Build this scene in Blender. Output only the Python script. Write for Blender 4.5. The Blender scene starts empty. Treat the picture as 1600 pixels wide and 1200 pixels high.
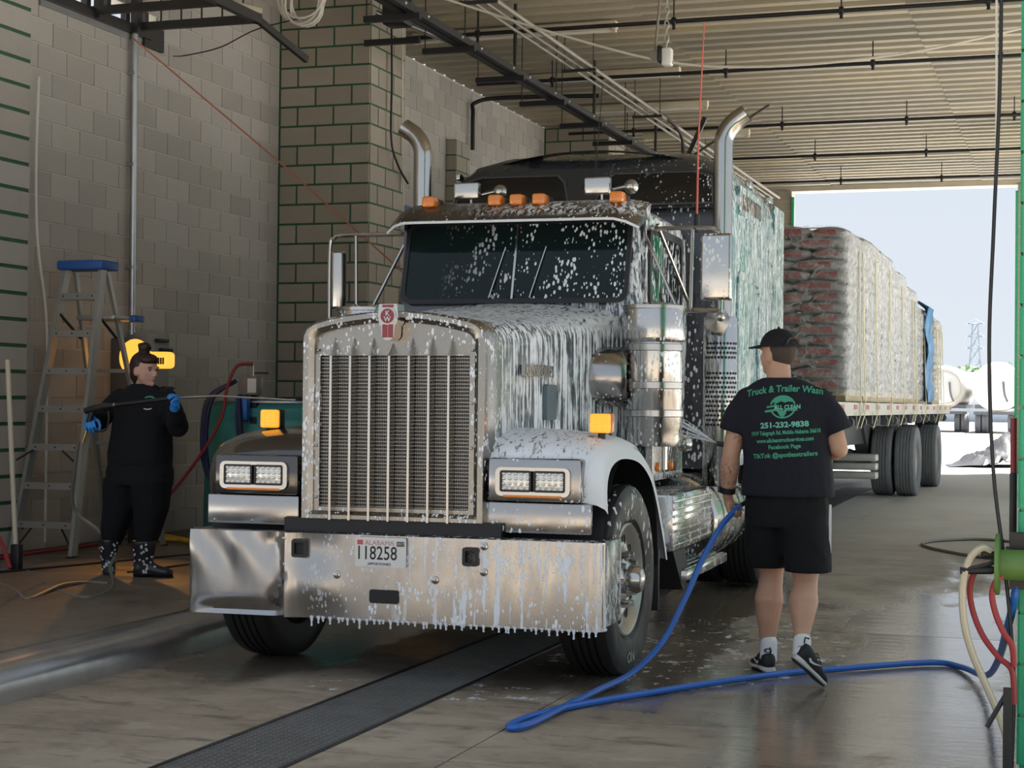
import bpy, bmesh, math, random
from mathutils import Vector, Matrix, Euler
from mathutils.bvhtree import BVHTree
random.seed(7)
S = bpy.context.scene
COL = S.collection
PI = math.pi

# ---------------------------------------------------------------- camera
cam_d = bpy.data.cameras.new('camera')
cam = bpy.data.objects.new('camera', cam_d)
COL.objects.link(cam)
F_PX = 2635.0
cam_d.sensor_width = 36.0
cam_d.lens = F_PX / 1600.0 * 36.0
cam_d.clip_end = 2000
YAW, PITCH, ROLL = math.atan(890 / F_PX), math.atan(30.65 / F_PX), 0.0105
cam.matrix_world = (Matrix.Translation((0, 0, 1.45)) @ Matrix.Rotation(YAW, 4, 'Z')
                    @ Matrix.Rotation(PI / 2 + PITCH, 4, 'X') @ Matrix.Rotation(ROLL, 4, 'Z'))
S.camera = cam

# ---------------------------------------------------------------- sky, sun, exposure
world = bpy.data.worlds.new('hazy_sky')
S.world = world
world.use_nodes = True
wn = world.node_tree
wn.nodes.clear()
wo = wn.nodes.new('ShaderNodeOutputWorld')
wb = wn.nodes.new('ShaderNodeBackground')
wg = wn.nodes.new('ShaderNodeTexCoord')
wsx = wn.nodes.new('ShaderNodeSeparateXYZ')
wr = wn.nodes.new('ShaderNodeValToRGB')
wn.links.new(wg.outputs['Generated'], wsx.inputs[0])
wn.links.new(wsx.outputs['Z'], wr.inputs[0])
e = wr.color_ramp.elements
e[0].position, e[0].color = 0.0, (0.80, 0.86, 0.93, 1)
e[1].position, e[1].color = 0.45, (0.66, 0.77, 0.95, 1)
wn.links.new(wr.outputs[0], wb.inputs[0])
wb.inputs[1].default_value = .40
wn.links.new(wb.outputs[0], wo.inputs[0])

sun_d = bpy.data.lights.new('hazy_sun', 'SUN')
sun_d.energy = 10.0
sun_d.angle = math.radians(9)
sun_d.color = (1.0, 0.97, 0.93)
sun = bpy.data.objects.new('hazy_sun', sun_d)
COL.objects.link(sun)
sun.rotation_euler = Euler((math.radians(-14), math.radians(12), 0))   # high, a little from the right and from behind the exit
S.view_settings.view_transform = 'Standard'
S.view_settings.look = 'None'
S.view_settings.gamma = 1
S.view_settings.use_curve_mapping = False
S.view_settings.exposure = 1.28

# ---------------------------------------------------------------- mesh helpers
def V(*a): return Vector(a if len(a) > 1 else a[0])
def lerp(a, b, t): return a + (b - a) * t

def frame(d):
    d = d.normalized()
    u = d.cross(Vector((0, 0, 1)))
    if u.length < 1e-3: u = d.cross(Vector((1, 0, 0)))
    u.normalize()
    return u, d.cross(u).normalized()

def spline(pts, k=6):
    pts = [Vector(p) for p in pts]
    if len(pts) < 3: return pts
    P = [pts[0] * 2 - pts[1]] + pts + [pts[-1] * 2 - pts[-2]]
    out = []
    for i in range(1, len(P) - 2):
        a, b, c, d = P[i - 1:i + 3]
        for j in range(k):
            t = j / k
            out.append(0.5 * ((2 * b) + (c - a) * t + (2 * a - 5 * b + 4 * c - d) * t * t + (3 * b - a - 3 * c + d) * t ** 3))
    out.append(pts[-1])
    return out

def arc(cx, cy, r, a0, a1, n):
    return [(cx + r * math.cos(a0 + (a1 - a0) * i / n), cy + r * math.sin(a0 + (a1 - a0) * i / n)) for i in range(n + 1)]

def rrect(x0, x1, y0, y1, r, n=4):
    p = []
    for cx, cy, a in ((x1 - r, y1 - r, 0), (x0 + r, y1 - r, PI / 2), (x0 + r, y0 + r, PI), (x1 - r, y0 + r, 1.5 * PI)):
        p += arc(cx, cy, r, a, a + PI / 2, n)
    return p

class MB:
    def __init__(s): s.v = []; s.f = []
    def add(s, vs, fs, M=None):
        o = len(s.v)
        s.v += [tuple(M @ Vector(v)) if M else tuple(v) for v in vs]
        s.f += [tuple(i + o for i in f) for f in fs]
        return s
    def box(s, lo, hi, M=None):
        x0, y0, z0 = lo; x1, y1, z1 = hi
        return s.add([(x0, y0, z0), (x1, y0, z0), (x1, y1, z0), (x0, y1, z0), (x0, y0, z1), (x1, y0, z1), (x1, y1, z1), (x0, y1, z1)],
                     [(0, 3, 2, 1), (4, 5, 6, 7), (0, 1, 5, 4), (1, 2, 6, 5), (2, 3, 7, 6), (3, 0, 4, 7)], M)
    def rbox(s, lo, hi, r, seg=2, M=None):
        bm = bmesh.new()
        bmesh.ops.create_cube(bm, size=1)
        for v in bm.verts:
            v.co = Vector([lerp(lo[i], hi[i], v.co[i] + .5) for i in range(3)])
        bmesh.ops.bevel(bm, geom=bm.edges[:], offset=r, segments=seg, profile=.5, affect='EDGES')
        bm.verts.index_update()
        s.add([v.co.copy() for v in bm.verts], [[v.index for v in f.verts] for f in bm.faces], M)
        bm.free()
        return s
    def tube(s, pts, r, n=8, caps=True):
        pts = [Vector(p) for p in pts]
        m = len(pts)
        rs = r if isinstance(r, (list, tuple)) else [r] * m
        u = None
        vs, fs = [], []
        for i, p in enumerate(pts):
            d = (pts[min(i + 1, m - 1)] - pts[max(i - 1, 0)])
            if d.length < 1e-9: d = Vector((0, 0, 1))
            d.normalize()
            if u is None: u, w = frame(d)
            else:
                u = (u - d * u.dot(d))
                u = u.normalized() if u.length > 1e-6 else frame(d)[0]
                w = d.cross(u)
            for k in range(n):
                a = 2 * PI * k / n
                vs.append(p + (u * math.cos(a) + w * math.sin(a)) * rs[i])
        for i in range(m - 1):
            for k in range(n):
                a, b = i * n + k, i * n + (k + 1) % n
                fs.append((a, b, b + n, a + n))
        if caps:
            fs.append(tuple(range(n - 1, -1, -1)))
            fs.append(tuple((m - 1) * n + k for k in range(n)))
        return s.add(vs, fs)
    def cyl(s, p0, p1, r0, r1=None, n=16):
        return s.tube([p0, p1], [r0, r0 if r1 is None else r1], n)
    def lathe(s, prof, o=(0, 0, 0), ax=(0, 0, 1), n=24, close=False):
        ax = Vector(ax).normalized(); o = Vector(o); u, w = frame(ax)
        vs, fs = [], []
        for r, h in prof:
            for k in range(n):
                a = 2 * PI * k / n
                vs.append(o + ax * h + (u * math.cos(a) + w * math.sin(a)) * max(r, 1e-4))
        for i in range(len(prof) - 1):
            for k in range(n):
                a, b = i * n + k, i * n + (k + 1) % n
                fs.append((a, b, b + n, a + n))
        if close:
            i = len(prof) - 1
            for k in range(n):
                a, b = i * n + k, i * n + (k + 1) % n
                fs.append((a, b, (k + 1) % n, k))
        return s.add(vs, fs)
    def prism(s, poly, fn, a, b):
        """poly: 2-D points; fn(p, q, h) -> 3-D point; extruded from h=a to h=b"""
        n = len(poly)
        vs = [fn(p, q, a) for p, q in poly] + [fn(p, q, b) for p, q in poly]
        fs = [tuple(range(n - 1, -1, -1)), tuple(range(n, 2 * n))]
        fs += [(i, (i + 1) % n, n + (i + 1) % n, n + i) for i in range(n)]
        return s.add(vs, fs)
    def ring(s, outer, inner, fn, a, b):
        n = len(outer)
        vs = [fn(p, q, a) for p, q in outer] + [fn(p, q, a) for p, q in inner] + [fn(p, q, b) for p, q in outer] + [fn(p, q, b) for p, q in inner]
        fs = []
        for i in range(n):
            j = (i + 1) % n
            fs += [(i, n + i, n + j, j), (2 * n + i, 2 * n + j, 3 * n + j, 3 * n + i), (i, j, 2 * n + j, 2 * n + i), (n + i, 3 * n + i, 3 * n + j, n + j)]
        return s.add(vs, fs)
    def loft(s, rings, closed=True, caps=True):
        n = len(rings[0])
        vs = [p for r in rings for p in r]
        fs = []
        for i in range(len(rings) - 1):
            for k in range(n if closed else n - 1):
                a, b = i * n + k, i * n + (k + 1) % n
                fs.append((a, b, b + n, a + n))
        if caps:
            fs.append(tuple(range(n - 1, -1, -1)))
            fs.append(tuple((len(rings) - 1) * n + k for k in range(n)))
        return s.add(vs, fs)
    def ball(s, c, r, M=None, nu=14, nv=10):
        r = r if isinstance(r, (list, tuple)) else (r, r, r)
        vs = [(0, 0, -1)]
        for i in range(1, nv):
            t = -PI / 2 + PI * i / nv
            vs += [(math.cos(t) * math.cos(2 * PI * k / nu), math.cos(t) * math.sin(2 * PI * k / nu), math.sin(t)) for k in range(nu)]
        vs.append((0, 0, 1))
        fs = [(0, 1 + (k + 1) % nu, 1 + k) for k in range(nu)]
        for i in range(nv - 2):
            for k in range(nu):
                a, b = 1 + i * nu + k, 1 + i * nu + (k + 1) % nu
                fs.append((a, b, b + nu, a + nu))
        l = len(vs) - 1
        fs += [(l, 1 + (nv - 2) * nu + k, 1 + (nv - 2) * nu + (k + 1) % nu) for k in range(nu)]
        vs = [Vector((v[0] * r[0], v[1] * r[1], v[2] * r[2])) for v in vs]
        if M: vs = [M @ v for v in vs]
        return s.add([v + Vector(c) for v in vs], fs)
    def limb(s, pts, rs, n=14, k=1):
        pts = [Vector(p) for p in pts]
        s.tube(pts, list(rs), n)
        for p, r in zip(pts, rs): s.ball(p, r * .995)
        return s
    def mesh(s, name, smooth=40, fix=True):
        me = bpy.data.meshes.new(name)
        me.from_pydata(s.v, [], s.f)
        if fix or smooth:
            bm = bmesh.new(); bm.from_mesh(me)
            if fix: bmesh.ops.recalc_face_normals(bm, faces=bm.faces)
            if smooth:
                t = math.radians(smooth)
                for f in bm.faces: f.smooth = True
                for ed in bm.edges:
                    if len(ed.link_faces) == 2 and ed.calc_face_angle(0) > t: ed.smooth = False
            bm.to_mesh(me); bm.free()
        return me
    def build(s, name, m=None, parent=None, smooth=40, fix=True):
        me = s.mesh(name, smooth, fix)
        if m: me.materials.append(m)
        return link(name, me, parent)

def link(name, data, parent=None):
    o = bpy.data.objects.new(name, data)
    COL.objects.link(o)
    if parent: o.parent = parent
    return o
def tag(o, label=None, cat=None, group=None, kind=None):
    if label: o['label'] = label
    if cat: o['category'] = cat
    if group: o['group'] = group
    if kind: o['kind'] = kind
    return o
def thing(name, label, cat, loc=(0, 0, 0), rz=0, group=None):
    o = link(name, None)
    o.empty_display_size = .1
    o.location = loc; o.rotation_euler = (0, 0, rz)
    return tag(o, label, cat, group)
def struct(o): return tag(o, kind='structure')
def copy_tree(o, parent=None):
    c = o.copy(); COL.objects.link(c); c.parent = parent
    for ch in list(o.children): copy_tree(ch, c)
    return c
def blob(name, mb, m, parent, voxel=.012, smooth=4):
    """many closed overlapping shapes -> ONE continuous smooth surface"""
    me = mb.mesh(name + '_raw', 0, True)
    o = bpy.data.objects.new(name + '_raw', me)
    COL.objects.link(o)
    r = o.modifiers.new('r', 'REMESH'); r.mode = 'VOXEL'; r.voxel_size = voxel
    sm = o.modifiers.new('s', 'SMOOTH'); sm.iterations = smooth; sm.factor = .5
    bpy.context.view_layer.update()
    dg = bpy.context.evaluated_depsgraph_get()
    me2 = bpy.data.meshes.new_from_object(o.evaluated_get(dg))
    me2.name = name
    bpy.data.objects.remove(o)
    bpy.data.meshes.remove(me)
    for p in me2.polygons: p.use_smooth = True
    me2.materials.clear(); me2.materials.append(m)
    return link(name, me2, parent)
def text_mesh(txt, size, bold=0.0, ax='CENTER', sx=1.0, shear=0.0, sub=0):
    c = bpy.data.curves.new('t', 'FONT')
    c.body = txt; c.size = size; c.align_x = ax; c.align_y = 'CENTER'; c.offset = bold; c.shear = shear
    c.resolution_u = 3
    o = bpy.data.objects.new('t', c); COL.objects.link(o)
    bpy.context.view_layer.update()
    me = bpy.data.meshes.new_from_object(o.evaluated_get(bpy.context.evaluated_depsgraph_get()))
    bm = bmesh.new(); bm.from_mesh(me)
    bmesh.ops.triangulate(bm, faces=bm.faces)
    for _ in range(sub):
        bmesh.ops.subdivide_edges(bm, edges=[e for e in bm.edges if e.calc_length() > .012], cuts=1)
        bmesh.ops.triangulate(bm, faces=bm.faces)
    bm.verts.index_update()
    vs = [(v.co.x * sx, v.co.y) for v in bm.verts]
    fs = [[v.index for v in f.verts] for f in bm.faces]
    bm.free(); bpy.data.objects.remove(o); bpy.data.curves.remove(c); bpy.data.meshes.remove(me)
    return vs, fs

# ---------------------------------------------------------------- materials
class NT:
    def __init__(s, name):
        s.m = bpy.data.materials.new(name); s.m.use_nodes = True
        s.t = s.m.node_tree; s.t.nodes.clear()
        s.out = s.n('OutputMaterial')
    def n(s, typ, **kw):
        nd = s.t.nodes.new('ShaderNode' + typ)
        for k, v in kw.items(): setattr(nd, k, v)
        return nd
    def l(s, a, b): s.t.links.new(a, b)
    def val(s, sock, v):
        if hasattr(v, 'is_output') or isinstance(v, bpy.types.NodeSocket): s.l(v, sock)
        elif isinstance(v, (tuple, list)) and len(v) == 3 and sock.type == 'RGBA': sock.default_value = (*v, 1)
        else: sock.default_value = v
    def math(s, op, a, b=0.0, clamp=False):
        nd = s.n('Math', operation=op, use_clamp=clamp)
        s.val(nd.inputs[0], a); s.val(nd.inputs[1], b)
        return nd.outputs[0]
    def mapr(s, x, a, b, c=0.0, d=1.0):
        nd = s.n('MapRange'); nd.clamp = True
        for i, q in enumerate((x, a, b, c, d)): s.val(nd.inputs[i], q)
        return nd.outputs[0]
    def pos(s, world=False):
        return s.n('NewGeometry').outputs['Position'] if world else s.n('TexCoord').outputs['Object']
    def scaled(s, vec, sc, off=(0, 0, 0)):
        nd = s.n('Mapping'); s.l(vec, nd.inputs[0]); nd.inputs['Scale'].default_value = sc; nd.inputs['Location'].default_value = off
        return nd.outputs[0]
    def noise(s, vec, scale=5.0, detail=3.0, rough=.55, dist=0.0):
        nd = s.n('TexNoise'); s.l(vec, nd.inputs['Vector'])
        nd.inputs['Scale'].default_value = scale; nd.inputs['Detail'].default_value = detail
        nd.inputs['Roughness'].default_value = rough; nd.inputs['Distortion'].default_value = dist
        return nd.outputs[0]
    def voro(s, vec, scale=10.0, rnd=1.0, out='Distance'):
        nd = s.n('TexVoronoi'); s.l(vec, nd.inputs['Vector']); nd.inputs['Scale'].default_value = scale; nd.inputs['Randomness'].default_value = rnd
        return nd.outputs[out]
    def xyz(s, vec):
        nd = s.n('SeparateXYZ'); s.l(vec, nd.inputs[0]); return nd.outputs
    def mix(s, f, a, b):
        nd = s.n('Mix', data_type='RGBA')
        s.val(nd.inputs[0], f); s.val(nd.inputs[6], a); s.val(nd.inputs[7], b)
        return nd.outputs[2]
    def bump(s, h, strength=.3, dist=.01):
        nd = s.n('Bump'); s.l(h, nd.inputs['Height']); nd.inputs['Strength'].default_value = strength; nd.inputs['Distance'].default_value = dist
        return nd.outputs[0]
    def bsdf(s, col, rough=.5, metal=0.0, normal=None, spec=.5, coat=0.0, emit=None, estr=0.0, trans=0.0):
        b = s.n('BsdfPrincipled')
        s.val(b.inputs['Base Color'], col); s.val(b.inputs['Roughness'], rough); s.val(b.inputs['Metallic'], metal)
        b.inputs['Specular IOR Level'].default_value = spec; b.inputs['Coat Weight'].default_value = coat; b.inputs['Coat Roughness'].default_value = .06
        b.inputs['Transmission Weight'].default_value = trans
        if normal: s.l(normal, b.inputs['Normal'])
        if emit: s.val(b.inputs['Emission Color'], emit); b.inputs['Emission Strength'].default_value = estr
        return b.outputs[0]
    def mixs(s, f, a, b):
        nd = s.n('MixShader'); s.val(nd.inputs[0], f); s.l(a, nd.inputs[1]); s.l(b, nd.inputs[2])
        return nd.outputs[0]
    def done(s, sh): s.l(sh, s.out.inputs[0]); return s.m

def simple(name, col, rough=.5, metal=0.0, var=.12, scale=6.0, spec=.5, coat=0.0, emit=None, estr=0.0, bump=0.0):
    t = NT(name); p = t.pos(True)
    nz = t.noise(p, scale, 4)
    c = t.mix(nz, tuple(q * (1 - var) for q in col), tuple(min(1, q * (1 + var)) for q in col))
    nrm = t.bump(t.noise(p, scale * 8, 3), bump, .005) if bump else None
    return t.done(t.bsdf(c, rough, metal, nrm, spec, coat, emit, estr))

FOAMCOL = (.80, .84, .88)
def foam_mask(t, p, kind, amount, size=1.0):
    """white soap: 'streak' = running vertical lines, 'blob' = separate flecks, 'sheet' = nearly closed cover"""
    if kind == 'streak':
        a = t.noise(t.scaled(p, (34 / size, 34 / size, 1.6 / size)), 1.0, 3.0, .6, .35)
        b = t.noise(t.scaled(p, (11 / size, 11 / size, 9 / size)), 1.0, 2.0)
        h = t.math('ADD', t.math('MULTIPLY', a, .75), t.math('MULTIPLY', b, .25))
        return t.mapr(h, .58 - .2 * amount, .62 - .2 * amount)
    if kind == 'blob':
        d = t.voro(t.scaled(p, (30 / size, 30 / size, 14 / size)), 1.0)
        w = t.noise(t.scaled(p, (60 / size, 60 / size, 30 / size)), 1.0, 2.0)
        k = t.noise(t.scaled(p, (5 / size, 5 / size, 3 / size)), 1.0, 2.0)
        thr = t.math('MULTIPLY', t.mapr(k, .33, .62), .20 + .3 * amount)
        h = t.math('ADD', d, t.math('MULTIPLY', t.math('SUBTRACT', w, .5), .35))
        return t.mapr(t.math('SUBTRACT', thr, h), 0.0, .05)
    a = t.noise(t.scaled(p, (22 / size, 9 / size, 5 / size)), 1.0, 4.0, .6, .8)
    return t.mapr(a, .56 - .3 * amount, .66 - .3 * amount)

def foamed(name, base, layers, rough=.25, metal=0.0, coat=0.0, var=.1, spec=.5):
    """base surface with soap layers; layer = (kind, amount, size, gate) and gate = list of (axis, from, to)"""
    t = NT(name); p = t.pos(False)
    nz = t.noise(t.scaled(p, (3, 3, 3)), 1.0, 4)
    c = t.mix(nz, tuple(q * (1 - var) for q in base), tuple(min(1, q * (1 + var)) for q in base))
    rg = t.mapr(t.noise(t.scaled(p, (9, 9, 4)), 1.0, 3), .3, .7, rough * .75, rough * 1.3)
    sh = t.bsdf(c, rg, metal, None, spec, coat)
    tot = None
    for kind, amount, size, gates in layers:
        m = foam_mask(t, p, kind, amount, size)
        for ax, a, b in gates:
            m = t.math('MULTIPLY', m, t.mapr(t.xyz(p)['XYZ'.index(ax)], a, b))
        tot = m if tot is None else t.math('MAXIMUM', tot, m)
    if tot is not None:
        soap = t.bsdf(FOAMCOL, .45, 0.0, t.bump(tot, .6, .01))
        sh = t.mixs(tot, sh, soap)
    return t.done(sh)
# ================================================================ SETTING
def block_mat(name, dark, light, brown):
    t = NT(name); p = t.pos(True)
    r = t.n('ObjectInfo').outputs['Random']
    c = t.mix(r, dark, light)
    n1 = t.noise(p, 1.3, 4, .6)
    c = t.mix(t.math('MULTIPLY', t.mapr(n1, .45, .75), .55), c, brown)
    sp = t.noise(p, 55, 4, .7)
    c = t.mix(t.math('MULTIPLY', sp, .45), c, tuple(q * .72 for q in dark))
    return t.done(t.bsdf(c, .92, 0, t.bump(sp, .35, .006), .25))
M_BLOCK = block_mat('concrete_block', (.39, .37, .34), (.53, .505, .47), (.50, .44, .355))
M_BLOCK_COL = block_mat('column_block', (.34, .305, .25), (.43, .39, .325), (.38, .325, .25))
M_MORTAR = simple('mortar', (.56, .52, .45), .95, 0, .15, 9)
M_GREENJ = simple('green_joint_paint', (.022, .105, .05), .6, 0, .3, 12)
M_GREEN = simple('green_wall_paint', (.02, .34, .16), .5, 0, .2, 5, bump=.3)

def floor_mat():
    t = NT('wet_concrete'); p = t.pos(True); x = t.xyz(p)
    n1 = t.noise(p, .55, 5, .62); n2 = t.noise(p, 3.0, 5, .65); n3 = t.noise(p, 60, 3, .6)
    c = t.mix(t.mapr(n1, .32, .68), (.24, .18, .12), (.47, .39, .29))
    c = t.mix(t.math('MULTIPLY', t.mapr(n2, .5, .72), .7), c, (.14, .105, .075))
    c = t.mix(t.math('MULTIPLY', n3, .3), c, (.22, .20, .17))
    st_ = t.noise(t.scaled(p, (2.2, 6.0, 2)), 1.0, 5, .7, .6)
    c = t.mix(t.math('MULTIPLY', t.mapr(st_, .56, .66), .65), c, (.10, .075, .052))
    c = t.mix(t.math('MULTIPLY', t.mapr(st_, .44, .36), .35), c, (.50, .45, .37))
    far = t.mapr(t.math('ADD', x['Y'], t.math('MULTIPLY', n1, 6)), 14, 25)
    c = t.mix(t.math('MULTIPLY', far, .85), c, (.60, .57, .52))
    # water: film along the bay, thickest round the truck and to its right
    w1 = t.noise(t.scaled(p, (.9, .42, .5), (3.1, 1.7, 0)), 1.0, 5, .6, .4)
    side = t.mapr(x['X'], -3.0, -1.2, .0, .17)
    nearf = t.mapr(x['Y'], 6.2, 8.2, -.16, .0)
    farf = t.mapr(x['Y'], 11.5, 17, .0, -.30)
    under = t.math('MULTIPLY', t.mapr(x['X'], -4.95, -4.6), t.mapr(x['X'], -1.9, -2.3))
    under = t.math('MULTIPLY', under, t.mapr(x['Y'], 7.6, 8.6, 0, .16))
    wv = t.math('ADD', t.math('ADD', w1, side), t.math('ADD', t.math('ADD', nearf, farf), under))
    wet = t.mapr(wv, .47, .62)
    c = t.mix(t.math('MULTIPLY', wet, .45), c, (.085, .068, .05))
    rough = t.mix(wet, (.72,) * 3, (.10,) * 3)
    rip = t.noise(t.scaled(p, (2.5, 14, 3)), 1.0, 4, .65)
    # soap flecks lying on the floor by the right front wheel and below the bumper
    dx = t.math('DIVIDE', t.math('ADD', x['X'], 2.15), 1.0); dy = t.math('DIVIDE', t.math('SUBTRACT', x['Y'], 9.9), 1.7)
    d2 = t.math('ADD', t.math('MULTIPLY', dx, dx), t.math('MULTIPLY', dy, dy))
    ex = t.math('DIVIDE', t.math('ADD', x['X'], 3.0), .9); ey = t.math('DIVIDE', t.math('SUBTRACT', x['Y'], 7.95), .3)
    d3 = t.math('ADD', t.math('MULTIPLY', ex, ex), t.math('MULTIPLY', ey, ey))
    g = t.math('MAXIMUM', t.mapr(d2, 1.0, .1), t.mapr(d3, 1.0, .2))
    fv = t.noise(t.scaled(p, (9, 7, 5)), 1.0, 4, .75)
    fm = t.math('MULTIPLY', t.mapr(fv, .57, .63), t.mapr(t.math('ADD', g, t.math('MULTIPLY', n2, .5)), .42, .6))
    c = t.mix(fm, c, (.72, .75, .78))
    rough = t.mix(fm, rough, (.5,) * 3)
    nrm = t.bump(t.math('ADD', t.math('MULTIPLY', n3, .5), t.math('MULTIPLY', rip, 1.6)), .14, .01)
    b = t.n('BsdfPrincipled')
    t.l(c, b.inputs['Base Color']); t.l(rough, b.inputs['Roughness']); t.l(nrm, b.inputs['Normal'])
    t.l(t.mapr(wet, 0, 1, .35, .95), b.inputs['Specular IOR Level'])
    return t.done(b.outputs[0])
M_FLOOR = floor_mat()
M_WALK = None
def walk_mat():
    t = NT('walkway_concrete'); p = t.pos(True); x = t.xyz(p)
    n1 = t.noise(t.scaled(p, (1, .4, 1)), .9, 5, .62); n2 = t.noise(p, 5, 5, .65)
    c = t.mix(t.mapr(n1, .35, .65), (.11, .09, .068), (.24, .195, .145))
    c = t.mix(t.math('MULTIPLY', n2, .5), c, (.06, .05, .04))
    wet = t.mapr(t.noise(t.scaled(p, (.5, 1.1, 1)), 1.0, 3), .46, .6)
    r = t.mix(wet, (.75,) * 3, (.32,) * 3)
    b = t.n('BsdfPrincipled'); t.l(c, b.inputs['Base Color']); t.l(r, b.inputs['Roughness'])
    t.l(t.bump(n2, .2, .01), b.inputs['Normal'])
    return t.done(b.outputs[0])
M_WALK = walk_mat()
M_GROUND = simple('sunlit_yard_concrete', (.46, .445, .42), .9, 0, .12, .5)
M_STEELCURB = simple('worn_curb_steel', (.58, .59, .60), .28, .85, .3, 5, bump=.1)
M_BLACK = simple('black_paint', (.012, .012, .014), .45)
M_DARKSTEEL = simple('dark_steel', (.05, .047, .045), .5, .6, .3)
M_GALV = simple('galvanised_conduit', (.45, .46, .46), .35, .9, .15)
M_RUST = simple('grey_brown_pipe', (.27, .245, .21), .55, .5, .25)
M_GRATE = simple('grate_iron', (.20, .195, .18), .45, .4, .3)
M_CREAM = simple('cream_enamel', (.56, .50, .38), .6, 0, .15)
M_WHITE = simple('white_plastic', (.75, .75, .73), .4)
M_CABLE = simple('white_cable', (.62, .59, .52), .6)

def fz(y):                        # the bay floor climbs gently towards the exit
    return 0.0 if y < 11 else .22 * min(1, (y - 11) / 13)

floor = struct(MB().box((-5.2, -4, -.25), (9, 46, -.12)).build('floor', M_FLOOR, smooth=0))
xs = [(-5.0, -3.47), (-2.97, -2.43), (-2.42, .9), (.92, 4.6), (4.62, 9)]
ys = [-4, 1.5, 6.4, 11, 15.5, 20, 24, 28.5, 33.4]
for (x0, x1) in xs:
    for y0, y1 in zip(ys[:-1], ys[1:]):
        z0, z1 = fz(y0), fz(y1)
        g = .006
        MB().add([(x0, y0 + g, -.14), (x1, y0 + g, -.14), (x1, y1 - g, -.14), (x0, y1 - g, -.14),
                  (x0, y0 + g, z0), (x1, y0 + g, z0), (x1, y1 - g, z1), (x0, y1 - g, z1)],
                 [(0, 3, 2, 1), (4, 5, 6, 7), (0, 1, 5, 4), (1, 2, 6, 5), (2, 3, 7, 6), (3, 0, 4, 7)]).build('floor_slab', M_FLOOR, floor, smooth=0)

# yard outside, around the building
yard = MB()
yard.box((-160, 33.42, -.2), (240, 420, .2)); yard.box((9.02, -4.02, -.4), (80, 33.42, -.03))
yard.box((-60, -4.02, -.4), (-8.6, 33.42, -.03))
struct(yard.build('ground', M_GROUND, smooth=0))
struct(MB().box((-60, -120, -.4), (80, -4.02, -.03)).build('ground_apron', simple('darkened_apron', (.17, .165, .155), .9, 0, .15, .6), smooth=0))  # unseen ground, made dark to dim its reflection in the front steel

# trench drain with its grate panels
dr = struct(MB().box((-3.46, 2, -.11), (-2.98, 33, -.09)).box((-3.47, 2, -.12), (-3.445, 33.0, .004)).box((-2.995, 2, -.12), (-2.97, 33, .004)).build('floor_drain', M_DARKSTEEL, smooth=0))
gm = MB()
for i in range(13):
    x = -.222 + i * .037
    gm.box((x - .006, -.298, -.02), (x + .006, .298, .0))
for j in range(17):
    y = -.29 + j * .03625
    gm.box((-.225, y - .007, -.012), (.225, y + .007, .002))
gme = gm.mesh('grate_panel', 0, False); gme.materials.append(M_GRATE)
y = 2.3
while y < 26:
    o = link('grate_panel', gme, dr); o.location = (-3.22, y, fz(y)); y += .605

# raised walkway on the left with its steel nosing
walk = MB().add([(-8.0, -4, -.2), (-5.02, -4, -.2), (-5.02, 33.4, -.2), (-8.0, 33.4, -.2), (-8.0, -4, .235), (-5.02, -4, .195), (-5.02, 33.4, .3), (-8.0, 33.4, .33)],
                [(0, 3, 2, 1), (4, 5, 6, 7), (0, 1, 5, 4), (1, 2, 6, 5), (2, 3, 7, 6), (3, 0, 4, 7)])
walk.v[6] = (-5.02, 33.4, .24); walk.v[7] = (-8.0, 33.4, .24)
struct(walk.build('floor_walkway', M_WALK, smooth=0))
pr = [(-5.05, -.1), (-4.815, -.1), (-4.81, .05)] + [(-4.93 + .12 * math.cos(a), .075 + .122 * math.sin(a)) for a in [0.15 + i * .18 for i in range(8)]] + [(-5.05, .199)]
for k, (a, b) in enumerate(((-1, 5.3), (5.31, 11.4), (11.41, 17.5))):
    nose = MB().prism(pr, lambda p, q, h: (p, h, q), a, b).build('curb_nosing', M_STEELCURB, smooth=50)
    tag(nose, ['rounded steel curb nosing, end piece nearest the camera', 'rounded grey steel curb nosing running from the picture edge under the bumper', 'rounded steel curb nosing behind the front wheel of the truck'][k], 'curb', 'steel nosing of the walkway')

# ---- block walls: every block in sight is its own piece
def full_block(l, d=.06, h=.2035, g=.005, name='block'):
    return MB().box((0, 0, 0), (1, 1, 1)).mesh(name, 0, True)
UNIT = full_block(1)
UNIT_W = UNIT.copy(); UNIT_W.materials.append(M_BLOCK)
UNIT_C = UNIT.copy(); UNIT_C.materials.append(M_BLOCK_COL)
Z0, CH, BL = .235, .2035, .407
def lay(parent, origin, along, out, length, rows, gap, mesh, depth=.05, phase=0.0, rowoff=0, z1=None, skip=None, jitter=.002, joined=None, bl=BL):
    """courses of blocks on a face: origin, unit direction along the wall, unit outward normal"""
    a = Vector(along); o = Vector(out)
    for r in rows:
        zc = Z0 + r * CH
        s = -bl * (.5 if (r + rowoff) % 2 else 0.0) - phase
        while s < length - .02:
            s0, s1 = max(s, 0) + gap / 2, min(s + bl, length) - gap / 2
            s += bl
            if s1 - s0 < .03: continue
            if skip and skip((s0 + s1) / 2, zc + CH / 2): continue
            h = CH - gap
            p = Vector(origin) + a * s0 + Vector((0, 0, zc + gap / 2)) - o * (depth - random.uniform(0, jitter))
            M = Matrix(((a.x * (s1 - s0), o.x * depth, 0, p.x), (a.y * (s1 - s0), o.y * depth, 0, p.y), (0, 0, h, p.z), (0, 0, 0, 1)))
            if joined is not None:
                joined.add([M @ v.co for v in mesh.vertices], [tuple(f.vertices) for f in mesh.polygons])
            else:
                b = link('block', mesh, parent); b.matrix_local = M
WX = -7.95
vent = lambda y, z: False
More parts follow.
